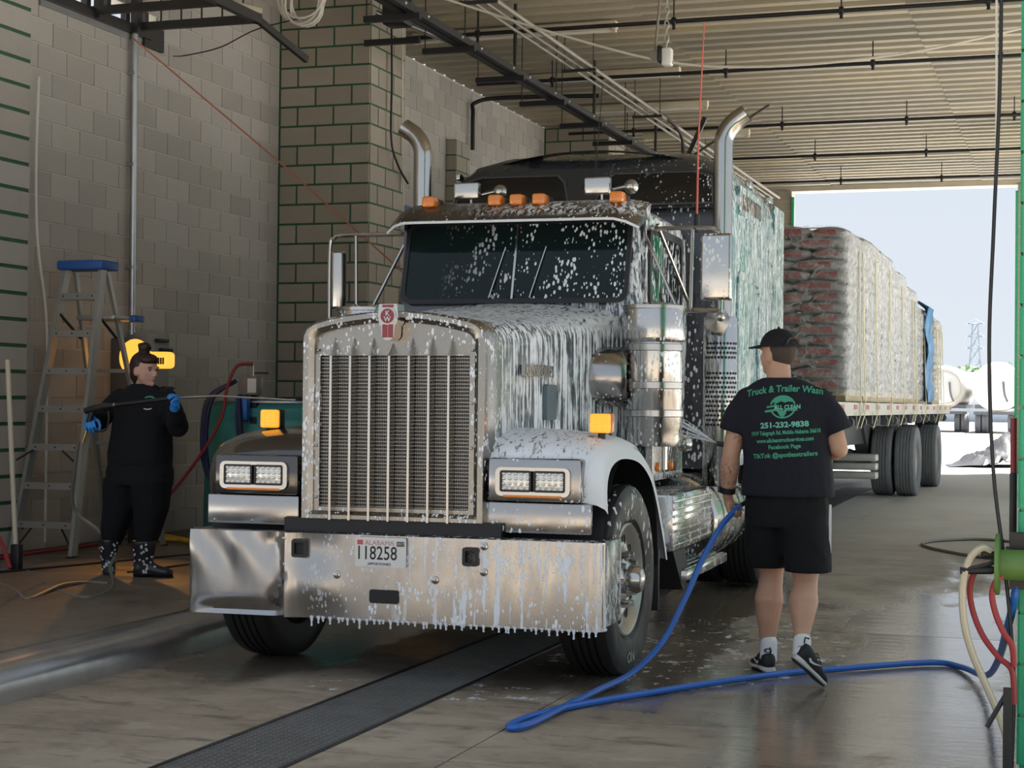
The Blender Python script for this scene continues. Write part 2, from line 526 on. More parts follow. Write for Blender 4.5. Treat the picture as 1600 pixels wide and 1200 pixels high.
hole = lambda s, z: 4.66 < z < 4.92 and .25 < s < 1.95        # daylight slot under the steel platform
slotY0, slotY1 = 11.36 + .21, 11.36 + 2.03
wall = MB()
for (y0, y1, z0, z1) in ((6.0, slotY0, -.2, 5.75), (slotY0, slotY1, -.2, Z0 + 21.6 * CH), (slotY0, slotY1, Z0 + 23 * CH, 5.75), (slotY1, 34, -.2, 5.75)):
    wall.box((WX - .2, y0, z0), (WX - .008, y1, z1))
wall_left = struct(wall.build('wall_left', M_MORTAR, smooth=0))
lay(wall_left, (WX, 11.36, 0), (0, 1, 0), (1, 0, 0), 4.49, range(0, 27), .011, UNIT_W, skip=lambda s, z: Z0 + 21.6 * CH < z < Z0 + 23 * CH and .21 < s < 2.03)
lay(wall_left, (WX, 16.81, 0), (0, 1, 0), (1, 0, 0), 8.17, range(12, 27), .011, UNIT_W)
rest = MB()
lay(None, (WX, 16.81, 0), (0, 1, 0), (1, 0, 0), 8.17, range(0, 12), .011, UNIT_W, joined=rest)
lay(None, (WX, 26.0, 0), (0, 1, 0), (1, 0, 0), 7.4, range(0, 27), .011, UNIT_W, joined=rest)
tag(rest.build('block_rows', M_BLOCK, wall_left, smooth=0), kind='stuff')

def column(name, x0, x1, y0, y1, fullrows=True, backing=M_GREENJ, phase=0.0):
    c = struct(MB().box((x0 - .03, y0 + .012, -.2), (x1 - .012, y1 - .012, 5.74)).build(name, backing, smooth=0))
    if fullrows:
        lay(c, (x0, y0, 0), (1, 0, 0), (0, -1, 0), x1 - x0, range(0, 27), .022, UNIT_C, rowoff=1)
        lay(c, (x1, y0 + .01, 0), (0, 1, 0), (1, 0, 0), y1 - y0 - .01, range(0, 27), .02, UNIT_C, rowoff=0, phase=.2)
    else:
        j = MB()
        lay(c, (x0, y0, 0), (1, 0, 0), (0, -1, 0), x1 - x0, range(19, 27), .022, UNIT_C, rowoff=1)
        lay(c, (x1, y0 + .01, 0), (0, 1, 0), (1, 0, 0), y1 - y0 - .01, range(19, 27), .02, UNIT_C, rowoff=0, phase=.2)
        lay(None, (x0, y0, 0), (1, 0, 0), (0, -1, 0), x1 - x0, range(0, 19), .022, UNIT_C, rowoff=1, joined=j)
        lay(None, (x1, y0 + .01, 0), (0, 1, 0), (1, 0, 0), y1 - y0 - .01, range(0, 19), .02, UNIT_C, joined=j)
        tag(j.build('block_rows', M_BLOCK_COL, c, smooth=0), kind='stuff')
    return c
column('wall_column', -7.94, -6.92, 15.85, 16.80)
column('wall_column', -7.94, -6.92, 25.0, 25.95, False)
# near pilaster, seen only by its face beside the picture edge
pil = struct(MB().box((WX - .05, 9.4, -.2), (WX + .078, 11.35, 5.74)).build('wall_pilaster', M_GREENJ, smooth=0))
lay(pil, (WX + .09, 9.4, 0), (0, 1, 0), (1, 0, 0), 1.96, range(0, 27), .03, UNIT_W, depth=.06, rowoff=1, bl=4.1)
# low door jamb pier on the far wall
pier = struct(MB().box((WX - .05, 20.72, -.2), (WX + .14, 21.25, Z0 + 23 * CH)).build('wall_pier', M_GREENJ, smooth=0))
lay(pier, (WX, 20.71, 0), (1, 0, 0), (0, -1, 0), .15, range(13, 23), .02, UNIT_C)
lay(pier, (WX + .15, 20.71, 0), (0, 1, 0), (1, 0, 0), .54, range(13, 23), .02, UNIT_C, rowoff=1)
# exit wall: jambs left and right of the opening
for name, x0, x1 in (('wall_exit_left', -8.0, -5.47), ('wall_exit_right', -1.17, 1.2)):
    w = struct(MB().box((x0, 33.42, -.2), (x1, 33.8, 5.74)).build(name, M_MORTAR, smooth=0))
    jm = MB(); lay(None, (x0, 33.41, 0), (1, 0, 0), (0, -1, 0), x1 - x0, range(0, 27), .012, UNIT_C, joined=jm)
    tag(jm.build('block_rows', M_BLOCK_COL, w, smooth=0), kind='stuff')
for name, x in (('trim_1', -5.47), ('trim_2', -1.21)):
    struct(MB().box((x, 33.38, .2), (x + .05, 33.44, 5.6)).build(name, M_GREEN, smooth=0))

# right side: open between green columns
def green_column(x0, x1, y0, y1):
    c = struct(MB().box((x0 + .01, y0 + .01, -.2), (x1 - .01, y1 - .01, 5.74)).build('wall_column', M_GREEN, smooth=0))
    m = UNIT.copy(); m.materials.append(M_GREEN)
    lay(c, (x0, y0, 0), (1, 0, 0), (0, -1, 0), x1 - x0, range(-1, 27), .014, m)
    lay(c, (x0, y1, 0), (0, -1, 0), (-1, 0, 0), y1 - y0, range(-1, 27), .014, m, rowoff=1)
    return c
green_column(-.235, .78, 7.0, 7.8)
for y in (15.85, 25.0):
    c = struct(MB().box((-.235, y, -.2), (.78, y + .9, 5.74)).build('wall_column', M_GREEN, smooth=0))

# ---- corrugated roof deck in sheets
def ceil_mat():
    t = NT('roof_deck'); p = t.pos(True)
    r = t.n('ObjectInfo').outputs['Random']
    c = t.mix(r, (.29, .262, .212), (.42, .37, .28))
    n = t.noise(t.scaled(p, (.35, 1.2, 1)), 1.0, 4, .6)
    c = t.mix(t.math('MULTIPLY', t.mapr(n, .52, .7), .6), c, (.55, .45, .25))
    c = t.mix(t.math('MULTIPLY', t.noise(p, 9, 4), .35), c, (.24, .22, .18))
    return t.done(t.bsdf(c, .6, .1))
M_CEIL = ceil_mat()
ceiling = struct(MB().box((-8.2, 6.0, 5.9), (1.35, 33.8, 6.1)).build('ceiling', M_DARKSTEEL, smooth=0))
PER = .36
def sheet(x0, x1, nper, dz):
    vs = []
    prof = []
    for k in range(nper):
        y = k * PER
        prof += [(y, 5.75), (y + .14, 5.75), (y + .17, 5.855), (y + .33, 5.855)]
    prof.append((nper * PER, 5.75))
    n = len(prof)
    vs = [(x0, y, z + dz) for y, z in prof] + [(x1, y, z + dz) for y, z in prof]
    me = MB().add(vs, [(i, i + 1, n + i + 1, n + i) for i in range(n - 1)])
    m = me.mesh('deck_sheet', 0, False); m.materials.append(M_CEIL); return m
for x0, x1, dz in ((-8.0, -4.62, 0), (-4.7, -1.72, .012), (-1.8, 1.3, 0)):
    m = sheet(x0, x1, 3, dz)
    y = 6.05
    while y < 32.9:
        o = link('deck_sheet', m, ceiling); o.location = (0, y, 0); y += 3 * PER
struct(MB().box((-8.2, 33.45, 5.72), (1.3, 33.85, 5.95)).build('trim_3', M_CREAM, smooth=0))
struct(MB().box((1.25, 6.0, 5.55), (1.4, 33.8, 5.95)).build('trim_4', M_CREAM, smooth=0))
# ================================================================ TRUCK (own frame: x to picture right, y towards its rear, z up)
STEEL = (.375, .365, .355)
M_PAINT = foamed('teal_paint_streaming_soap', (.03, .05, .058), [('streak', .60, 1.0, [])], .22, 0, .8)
M_HOODTOP = foamed('hood_paint_soap', (.075, .105, .12), [('streak', .50, .8, [('Z', 2.06, 1.9)]), ('sheet', .60, .6, [('Z', 1.85, 1.95)])], .22, 0, .8)  # base lightened: sky reflection on the dark paint is put into the colour
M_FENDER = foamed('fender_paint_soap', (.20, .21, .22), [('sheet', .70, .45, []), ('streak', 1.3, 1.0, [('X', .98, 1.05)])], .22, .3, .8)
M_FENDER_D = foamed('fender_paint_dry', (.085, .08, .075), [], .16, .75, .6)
M_CAB = foamed('cab_paint', (.035, .042, .05), [('streak', .30, .8, [('X', .2, .8)]), ('sheet', .3, .5, [('X', -.2, .6)])], .2, 0, .8)
M_SLEEP = foamed('sleeper_paint_lit', (.10, .25, .265), [('streak', .36, .6, []), ('blob', .6, .8, [])], .25, 0, .25)  # lighter tone of the one sleeper paint, daylight put into the colour
M_SLEEP_SHADE = foamed('sleeper_paint_shaded', (.03, .036, .044), [('blob', .55, .8, [('X', .1, .7)])], .3, 0, .5)  # same sleeper paint, darkened to carry the shade on its front
M_BUMPER = foamed('bumper_steel_soap', STEEL, [('streak', .22, 1.1, [('X', -.15, .45)]), ('blob', .85, .55, [('X', -.55, -.1)])], .22, 1.0)
M_CHROME = foamed('stainless_soap_flecks', STEEL, [('blob', .5, .75, [('X', -.2, .3)])], .2, 1.0)
M_CHROME2 = foamed('stainless_soap_wet', (.50, .49, .47), [('blob', .8, .6, [])], .17, 1.0)
M_CHROMEG = foamed('grille_shell_steel', (.29, .275, .25), [('blob', .95, .5, [])], .26, 1.0)
M_STEELC = simple('clean_stainless', (.50, .48, .45), .2, 1.0, .06)
M_STACK = simple('exhaust_chrome', (.47, .455, .43), .16, 1.0, .12, 3)
M_RUBBER = simple('tyre_rubber', (.016, .016, .017), .55, 0, .3, 8)
M_CHASSIS = simple('chassis_black', (.011, .011, .012), .6)
M_AMBER = simple('amber_lens', (.75, .22, .015), .2, 0, .15, 30, emit=(.9, .28, .02), estr=.0, coat=.6)
M_AMBERLIT = simple('amber_lens_lit', (.85, .33, .02), .2, 0, .1, 30, coat=.6, emit=(1.0, .42, .03), estr=.35)
M_LENS = simple('clear_lens', (.78, .76, .70), .12, .35, .1, 40)
M_GLASSB = foamed('windscreen_glass_soap', (.008, .016, .016), [('blob', .85, .62, [('X', -.5, .1)])], .04, 0, 0.0, .4, .22)
M_GLASSS = foamed('side_glass_soap', (.01, .022, .022), [('blob', .85, .85, []), ('streak', .1, 1.0, [])], .06, 0, .0)
M_GLASSD = foamed('tinted_sleeper_glass', (.006, .007, .010), [('blob', .55, .8, [('X', .35, .9)])], .12, 0, .5)
M_RIM = simple('polished_rim', (.66, .64, .60), .34, .7, .06)
M_RED = simple('badge_red', (.24, .012, .02), .3, 0, .1, 10, coat=.5)
M_PLATE = simple('plate_white', (.70, .69, .65), .5, 0, .04)
M_INK = simple('plate_black', (.01, .01, .012), .5)
M_INKR = simple('plate_red', (.55, .10, .10), .5)
M_INKP = simple('plate_pink', (.55, .25, .22), .5)
M_INKB = simple('plate_blue', (.03, .07, .16), .5)
M_DROP = simple('soap_drip', FOAMCOL, .4, 0, .05)

truck = thing('semi_truck', 'dark teal long-nose semi truck covered in streaming white soap foam, dented steel bumper', 'truck', (-3.375, 8.0, 0), .0235)
T = truck
fy = lambda p, q, h: (p, h, q)      # 2-D outline in x/z, extruded along y
fx = lambda p, q, h: (h, p, q)      # outline in y/z, extruded along x

# ---- bumper: one pressed sheet with a crease and dents on the picture-left end
rings = []
nx = 90
for i in range(nx + 1):
    x = -1.145 + 2.29 * i / nx
    ring = []
    end = max(0, abs(x) - 1.10) / .045
    for z in [.325 + .44 * k / 18 for k in range(19)]:
        s = (z - .325) / .44
        y = .05 * end * end
        cr = math.exp(-((x + .60 + .03 * math.sin(s * 9)) / .022) ** 2)
        y += .035 * cr * (.5 + .5 * math.sin(s * 6 + 1)) - .022 * math.exp(-((x + .55) / .03) ** 2)
        if x < -.6:
            y += -.012 * math.sin((x + 1.145) * 6.0) * (1 - s * .6) + .012 * math.sin(x * 21 + s * 4) * math.exp(-((s - .85) / .3) ** 2)
            y += .03 * math.exp(-((s - .06) / .07) ** 2) * math.sin((x + 1.1) * 5)
        else:
            y += .012 * math.exp(-((x + .4) / .12) ** 2) * math.sin(s * 7 + 2)
        ring.append((x, y, z))
    y0 = ring[-1][1]
    ring += [(x, y0 + .035, .772), (x, y0 + .10, .770), (x, y0 + .10, .755), (x, y0 + .04, .745)]
    yb = ring[0][1]
    ring += [(x, yb + .03, .34), (x, yb + .06, .33), (x, yb + .05, .322)]
    rings.append(ring)
MB().loft(rings).build('bumper', M_BUMPER, T, 30)
for s in (-1, 1):
    MB().rbox((s * 1.12 - .02, .03, .335), (s * 1.12 + .02, .42, .765), .012).build('bumper_end', M_BUMPER, T)
for x, z in ((-.48, .685), (.461, .675)):
    h = MB().ring(rrect(x - .042, x + .042, z - .047, z + .047, .014), rrect(x - .026, x + .026, z - .03, z + .03, .006), fy, -.018, .02).build('tow_socket', M_BLACK, T)
    MB().box((x - .027, .0, z - .031), (x + .027, .004, z + .031)).build('socket_hole', M_CHASSIS, h, 0)
MB().prism(rrect(-.088, .075, .418, .488, .014), fy, -.004, .02).build('bumper_slot', M_CHASSIS, T)
for x, z in ((-.56, .735), (-.56, .60), (-.27, .555), (.27, .55), (.53, .73), (.53, .60)):
    MB().lathe([(.0, -.02), (.009, -.018), (.011, -.01), (.02, -.008), (.022, .0)], (x, 0, z), (0, 1, 0), 12).build('bumper_bolt', M_STEELC, T)
# soap drips hanging from the bumper's lower edge
for i in range(46):
    x = -.42 + 1.55 * (i + random.uniform(.1, .9)) / 46
    l = random.uniform(.008, .03) * (1.6 if random.random() < .15 else 1)
    MB().lathe([(.004, -l), (.006, -l * .9), (.004, -l * .5), (.009, 0), (.011, .012)], (x, .0, .325), (0, 0, 1), 6).build('soap_drip', M_DROP, T)
# ---- licence plate
pl = MB().prism(rrect(-.164, .116, .607, .757, .008), fy, -.016, -.012).build('licence_plate', M_PLATE, T)
def plate_text(txt, x, z, size, m, bold=0, sx=1.0, name='plate_lettering'):
    vs, fs = text_mesh(txt, size, bold, sx=sx)
    return MB().add([(x + a, -.0175, z + b) for a, b in vs], fs).build(name, m, pl, 0, False)
plate_text('ALABAMA', -.03, .728, .036, M_INKP, .0)
plate_text('118258', -.046, .673, .098, M_INK, .0006, .78)
plate_text('APPORTIONED', -.03, .620, .019, M_INKB, .0004)
MB().box((-.152, -.0172, .718), (-.12, -.0166, .742)).build('plate_sticker', M_INKR, pl, 0)
MB().box((.065, -.0172, .714), (.106, -.0166, .738)).build('plate_sticker', M_INK, pl, 0)
vs, fs = text_mesh('2027', .02); MB().add([(.0855 + a, -.0178, .726 + b) for a, b in vs], fs).build('plate_lettering', M_PLATE, pl, 0, False)

# ---- grille
def arch(w, zt, zs, zb, n=10, r=.1):
    """outline (x,z) of the grille shell: flat bottom, straight sides, rounded shoulders, gently crowned top"""
    pts = [(w, zb), (w, zs - r)]
    pts += [(w - r + r * math.cos(a), zs - r + r * math.sin(a)) for a in [PI / 2 * .8 * i / 6 for i in range(1, 7)]]
    x1, z1 = pts[-1]
    for i in range(1, n + 1):
        x = x1 * (1 - i / n)
        pts.append((x, z1 + (zt - z1) * (1 - (x / x1) ** 2)))
    pts += [(-x, z) for x, z in pts[-2::-1]]
    return pts
outer = arch(.515, 1.925, 1.875, .825); inner = arch(.445, 1.865, 1.815, .88, r=.07); mid = arch(.50, 1.915, 1.862, .84)
sh = MB()
n = len(outer)
def rr(o, y): return [(x, y, z) for x, z in o]
sh.loft([rr(outer, .30), rr(outer, .09), rr(mid, .055), rr(arch(.47, 1.89, 1.84, .86, r=.085), .055), rr(inner, .075), rr(inner, .12)], caps=False)
sh.build('grille_shell', M_CHROMEG, T, 35)
MB().prism([(x, z) for x, z in arch(.445, 1.865, 1.815, 1.695, r=.07)], fy, .10, .115).build('grille_top_panel', M_CHROMEG, T)
MB().ring(rrect(-.445, .445, .86, 1.70, .01), rrect(-.415, .415, .90, 1.693, .005), fy, .085, .11).build('grille_inner_frame', M_CHROMEG, T)
MB().box((-.43, .135, .87), (.43, .145, 1.7)).build('radiator_screen', M_CHASSIS, T, 0)
gm = MB()
for i in range(42):
    z = .905 + i * .0189
    gm.box((-.42, .105, z - .0028), (.42, .112, z + .0028))
for i in range(84):
    x = -.415 + i * .01
    gm.box((x - .0014, .112, .90), (x + .0014, .118, 1.695))
tag(gm.build('grille_mesh', simple('mesh_steel', (.30, .285, .26), .4, .7, .1), T, 0, False), kind='stuff')
for i in range(7):
    x = -.335 + i * .1085
    z0, z1 = .835, (1.785 if i != 3 else 1.755)
    MB().loft([[(x - .011, .10, z0), (x - .006, .04, z0), (x + .006, .04, z0), (x + .011, .10, z0)], [(x - .011, .10, 1.70), (x - .006, .036, 1.69), (x + .006, .036, 1.69), (x + .011, .10, 1.70)], [(x - .002, .10, z1), (x - .001, .095, z1), (x + .001, .095, z1), (x + .002, .10, z1)]]).build('grille_bar', M_STEELC, T, 30)
for s in (-1, 1):
    for z in (.95, 1.22, 1.45, 1.72):
        MB().ball((s * .43, .083, z), .008, nu=8, nv=6).build('grille_rivet', M_STEELC, T)
for i in range(6): MB().ball((-.28 + i * .112, .085, .868), .008, nu=8, nv=6).build('grille_rivet', M_STEELC, T)
# ---- radiator badge: chrome shield, red field, ring and two letters
bd = MB().prism([(-.05, 1.955), (.05, 1.955), (.055, 1.90), (.05, 1.86), (.038, 1.845), (.034, 1.79), (.02, 1.772), (0, 1.768), (-.02, 1.772), (-.034, 1.79), (-.038, 1.845), (-.05, 1.86), (-.055, 1.90)], fy, -.01, .09).build('radiator_badge', M_STEELC, T)
MB().prism(arc(0, 1.893, .043, 0, 2 * PI, 24)[:-1], fy, -.014, -.009).build('badge_disc', M_RED, bd)
MB().ring(arc(0, 1.893, .045, 0, 2 * PI, 24)[:-1], arc(0, 1.893, .038, 0, 2 * PI, 24)[:-1], fy, -.017, -.009).build('badge_ring', M_STEELC, bd)
for i in range(2): MB().box((-.029 + i * .031, -.0135, 1.782), (-.004 + i * .031 + .002, -.009, 1.85)).build('badge_field', M_RED, bd, 0)
MB().box((-.03, -.0135, 1.937), (.03, -.009, 1.951)).build('badge_field', M_RED, bd, 0)
for ch, z in (('K', 1.906), ('W', 1.876)):
    vs, fs = text_mesh(ch, .036, .0008); MB().add([(a, -.018, z + b) for a, b in vs], fs).build('badge_letter', M_STEELC, bd, 0, False)

# ---- hood
def hood_ring(y, w, zt, zs, zb, r=.13):
    pts = [(w, zb), (w, (zb + zs - r) / 2), (w, zs - r)]
    pts += [(w - r + r * math.cos(a), zs - r + r * math.sin(a)) for a in [PI / 2 * .88 * i / 6 for i in range(1, 7)]]
    x1, z1 = pts[-1]
    for i in range(1, 8):
        x = x1 * (1 - i / 7); pts.append((x, z1 + (zt - z1) * (1 - (x / x1) ** 2)))
    pts += [(-x, z) for x, z in pts[-2::-1]]
    return [(x, y, z) for x, z in pts]
st = [(.11, .508, 1.918, 1.868, .95), (.3, .512, 1.93, 1.88, .98), (.7, .52, 1.955, 1.905, 1.0), (1.1, .535, 1.98, 1.93, 1.0), (1.5, .56, 2.01, 1.96, 1.0),
      (1.8, .60, 2.04, 1.985, 1.0), (2.0, .66, 2.065, 2.01, 1.0), (2.14, .745, 2.09, 2.04, 1.0)]
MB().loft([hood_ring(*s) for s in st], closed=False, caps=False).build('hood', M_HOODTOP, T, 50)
for s in (-1, 1):       # hood side lettering bar and latch
    hb = MB().box((s * .548 - .008, .58, 1.60), (s * .548 + .012, 1.14, 1.665)).build('hood_badge', M_CHROME2, T, 0)
    vs, fs = text_mesh('KENWORTH', .085, .002)
    MB().add([(s * (.548 + .0145), .86 + s * a * 1.12, 1.63 + b) for a, b in vs], fs).build('hood_lettering', M_STEELC, hb, 0, False)
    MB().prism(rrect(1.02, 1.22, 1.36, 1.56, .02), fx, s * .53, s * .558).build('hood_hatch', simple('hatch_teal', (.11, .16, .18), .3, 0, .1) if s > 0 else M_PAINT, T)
MB().box((-.55, .16, .45), (.55, 2.1, .95)).build('engine_bay', M_CHASSIS, T, 0)
MB().box((-.6, .06, .76), (.6, .2, .84)).build('radiator_skirt', M_CHASSIS, T, 0)

# ---- fenders with arch
def fender(s):
    prof = [(.13, .955), (.115, 1.08), (.15, 1.17), (.25, 1.235), (.45, 1.278), (.72, 1.285), (.95, 1.262), (1.15, 1.205), (1.33, 1.115), (1.47, .99), (1.6, .83), (1.72, .66), (1.79, .54)]
    prof = [(p.x, p.y) for p in spline([(a, b, 0) for a, b in prof], 3)]
    rings = []
    for x, dz, dy in ((.48, .035, -.0), (.72, .03, 0), (.92, .015, .0), (1.02, -.005, .005), (1.075, -.03, .012), (1.105, -.075, .02), (1.11, -.13, .03)):
        r = []
        for y, z in prof:
            c = Vector((.86, .55)); d = Vector((y, z)) - c; d.normalize()
            k = -dz if dz < 0 else 0
            front = 1 - min(1, max(0, (y - .12) / .3))
            r.append((s * x, y - d.x * k, z - d.y * k + (dz if dz > 0 and y < 1.4 else 0) * math.sin(min(1, max(0, (z - .95) / .3)) * PI / 2)))
        rings.append(r)
    m = MB().loft(rings, closed=False, caps=False)
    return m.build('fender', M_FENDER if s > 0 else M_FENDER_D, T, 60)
for s in (-1, 1):
    f = fender(s)
    # dark wheel-well liner inside the arch, and mud flap behind
    rings = []
    for x in (.5, 1.095):
        rings.append([(s * x, .83 + .66 * math.cos(a), .56 + .66 * math.sin(a)) for a in [PI * .98 - i * PI * 1.0 / 24 for i in range(25)]])
    MB().loft(rings, closed=False, caps=False).build('wheel_well', M_CHASSIS, T, 60)
    MB().rbox((s * .98 - .14, 1.5, .26), (s * .98 + .12, 1.53, .62), .008).build('mud_flap', M_RUBBER, T)
    # headlight pod
    xa, xb = (.555, .985)
    px0, px1 = (xa, xb) if s > 0 else (-xb, -xa)
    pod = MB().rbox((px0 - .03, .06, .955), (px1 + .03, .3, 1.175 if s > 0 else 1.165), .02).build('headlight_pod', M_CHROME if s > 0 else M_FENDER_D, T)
    MB().ring(rrect(px0 + .02, px1 - .02, .985, 1.13, .03), rrect(px0 + .045, px1 - .045, 1.008, 1.112, .02), fy, .03, .065).build('bezel', M_STEELC, pod)
    MB().box((px0 + .03, .052, .995), (px1 - .03, .062, 1.12)).build('lamp_housing', M_CHASSIS, pod, 0)
    xm = (px0 + px1) / 2
    for a, b in ((px0 + .05, xm - .012), (xm + .012, px1 - .05)):
        le = MB().rbox((a, .034, 1.012), (b, .06, 1.108), .01).build('headlight_lens', M_LENS, pod)
        MB().ring(rrect(a - .006, b + .006, 1.006, 1.114, .012), rrect(a + .004, b - .004, 1.016, 1.104, .008), fy, .028, .05).build('lens_rim', M_BLACK, pod)
        cells = MB()
        for i in range(5):
            for j in range(4):
                cells.ball((a + .014 + (b - a - .028) * i / 4, .034, 1.022 + .075 * j / 3), (.011, .008, .009), nu=8, nv=6)
        cells.build('lens_facets', M_LENS, le)
    MB().rbox((px0 + .06, .028, .978), (px1 - .06, .05, .992), .005).build('marker_strip', M_AMBER, pod)
    # plain steel filler plate between pod and bumper
    q0, q1 = (.51, 1.062) if s > 0 else (-1.062, -.53)
    fp = MB().rbox((q0, .085, .795), (q1, .12, .95), .008).build('filler_plate', M_CHROME, T)
    for x in (lerp(q0, q1, .08), lerp(q0, q1, .5), lerp(q0, q1, .92)):
        MB().ball((x, .085, .815), .009, nu=8, nv=6).build('bolt', M_STEELC, fp)
    # square turn signal on a post
    sx = s * 1.015 if s > 0 else -.868
    sy = .42
    sg = MB().rbox((sx - .062, sy + .02, 1.30), (sx + .062, sy + .085, 1.405), .012).build('turn_signal', M_BLACK if s < 0 else M_AMBER, T)
    MB().rbox((sx - .056, sy, 1.302), (sx + .056, sy + .03, 1.403), .012).build('signal_lens', M_AMBERLIT, sg)
    cells = MB()
    for i in range(3):
        for j in range(5): cells.rbox((sx - .046 + i * .032, sy - .005, 1.312 + j * .017), (sx - .018 + i * .032, sy + .004, 1.326 + j * .017), .003, 1)
    cells.build('signal_facets', M_AMBERLIT, sg)
    MB().cyl((sx, sy + .05, 1.22), (sx, sy + .05, 1.31), .02).build('signal_post', M_BLACK, sg)

# ---- wheels
def tyre_mesh(R=.51, w=.145, rim=.30, treads=True):
    m = MB()
    prof = [(rim, -w * .72), (rim + .03, -w * .9), (R * .82, -w), (R * .93, -w * .97), (R * .985, -w * .86), (R, -w * .7)]
    for a in (-.42, -.14, .14, .42):
        prof += [(R, w * (a - .05)), (R - .012, w * (a - .04)), (R - .012, w * (a + .04)), (R, w * (a + .05))]
    prof += [(R, w * .7), (R * .985, w * .86), (R * .93, w * .97), (R * .82, w), (rim + .03, w * .9), (rim, w * .72)]
    m.lathe(prof, (0, 0, 0), (1, 0, 0), 56)
    return m.mesh('tyre', 30)
TY = tyre_mesh(); TY.materials.append(M_RUBBER)
M_TYREFOAM = foamed('tyre_rubber_soapy', (.016, .016, .017), [('blob', .7, 1.0, [('Z', -.1, .35), ('X', -.02, .1)])], .5)
TYF = TY.copy(); TYF.materials.clear(); TYF.materials.append(M_TYREFOAM)
def wheel(name, c, s, steer=0.0, dual=False, front=False, parent=T):
    t = link(name, TYF if (front and s > 0) else TY, parent)
    t.location = c; t.rotation_euler = (0, 0, steer if s > 0 else PI + steer)
    # rim disc facing +x of the wheel
    if not front:
        prof = [(.30, .105), (.285, .10), (.27, .02), (.20, -.03), (.14, -.035), (.13, .0), (.10, .02), (.0, .03)]
    else:
        prof = [(.305, .115), (.295, .125), (.275, .10), (.265, .055), (.235, .07), (.19, .085), (.155, .075), (.15, .07), (.0, .07)]
    MB().lathe(prof, (0, 0, 0), (1, 0, 0), 40).lathe([(.30, .1), (.30, -.11)], (0, 0, 0), (1, 0, 0), 40).build('rim', M_RIM, t, 35)
    if front:
        for k in range(10):
            a = 2 * PI * k / 10 + .15
            MB().lathe([(.0, .0), (.026, .001), (.029, .006)], (.080, .213 * math.cos(a), .213 * math.sin(a)), (1, 0, 0), 14).build('rim_hole', M_CHASSIS, t)
        hub = MB().lathe([(.12, .07), (.118, .10), (.09, .125), (.075, .13), (.073, .175), (.06, .20), (.03, .212), (0, .214)], (0, 0, 0), (1, 0, 0), 24).build('hub', M_STEELC, t)
        for k in range(10):
            a = 2 * PI * k / 10
            MB().cyl((.075, .138 * math.cos(a), .138 * math.sin(a)), (.14, .138 * math.cos(a), .138 * math.sin(a)), .019, .016, 8).build('lug_nut', M_STEELC, t)
    else:
        MB().lathe([(.09, .0), (.085, .06), (0, .07)], (0, 0, 0), (1, 0, 0), 16).build('hub', M_DARKSTEEL, t)
    return t
AXY = .80
for s in (-1, 1):
    wt = wheel('front_wheel', (s * .965, AXY, .51), s, -.035, front=True)
    if s > 0:      # raised maker's lettering low on the sidewall
        vs, fs = text_mesh('ON', .10, .003)
        MB().add([(.147, a * .9 - .02, -.415 + b * .8) for a, b in vs], fs).build('sidewall_lettering', M_STEELC, wt, 0, False)
MB().cyl((-.9, AXY, .5), (.9, AXY, .5), .06).build('front_axle', M_CHASSIS, T)
for s in (-1, 1):
    for y in (5.15, 6.45):
        for x in (.70, 1.0):
            wheel('drive_wheel', (s * x, y, .57), s)
for y in (5.15, 6.45): MB().cyl((-.9, y, .57), (.9, y, .57), .09).build('drive_axle', M_CHASSIS, T)
for s in (-1, 1): MB().box((s * .42 - .05, .2, .62), (s * .42 + .05, 8.0, .88)).build('frame_rail', M_CHASSIS, T, 0)
MB().rbox((-.5, 5.9, .9), (.5, 7.6, 1.05), .03).build('fifth_wheel', M_CHASSIS, T)

# ---- cab
def xyring(z, y0, y1, hw, r, n=5):
    return [(x, y, z) for x, y in rrect(-hw, hw, y0, y1, min(r, hw * .9), n)]
MB().loft([xyring(.95, 2.13, 3.8, .77, .05), xyring(2.05, 2.13, 3.8, .80, .06), xyring(2.6, 2.27, 3.8, .785, .08), xyring(2.70, 2.33, 3.8, .75, .1), xyring(2.76, 2.45, 3.8, .66, .12), xyring(2.79, 2.62, 3.8, .45, .12)]).build('cab', M_CAB, T, 45)
wsy = lambda z: 2.122 + (z - 2.09) * .27
def wfn(p, q, h): return (p, wsy(q) - h, q)
MB().ring(rrect(-.755, .755, 2.085, 2.625, .07), rrect(-.725, .725, 2.115, 2.60, .05), wfn, .0, .022).build('windscreen_seal', M_BLACK, T)
for s in (-1, 1):
    a, b = (.008, .73) if s > 0 else (-.73, -.008)
    MB().prism(rrect(a, b, 2.11, 2.605, .045), wfn, .002, .012).build('windscreen_pane', M_GLASSB, T)
MB().prism([(-.007, 2.11), (.007, 2.11), (.007, 2.605), (-.007, 2.605)], wfn, .0, .02).build('windscreen_divider', M_STEELC, T)
for x in (-.15, .12):    # parked wipers
    MB().tube([wfn(x, 2.12, .03), wfn(x + .08, 2.45, .022)], .006, 6).build('wiper', M_STEELC, T)
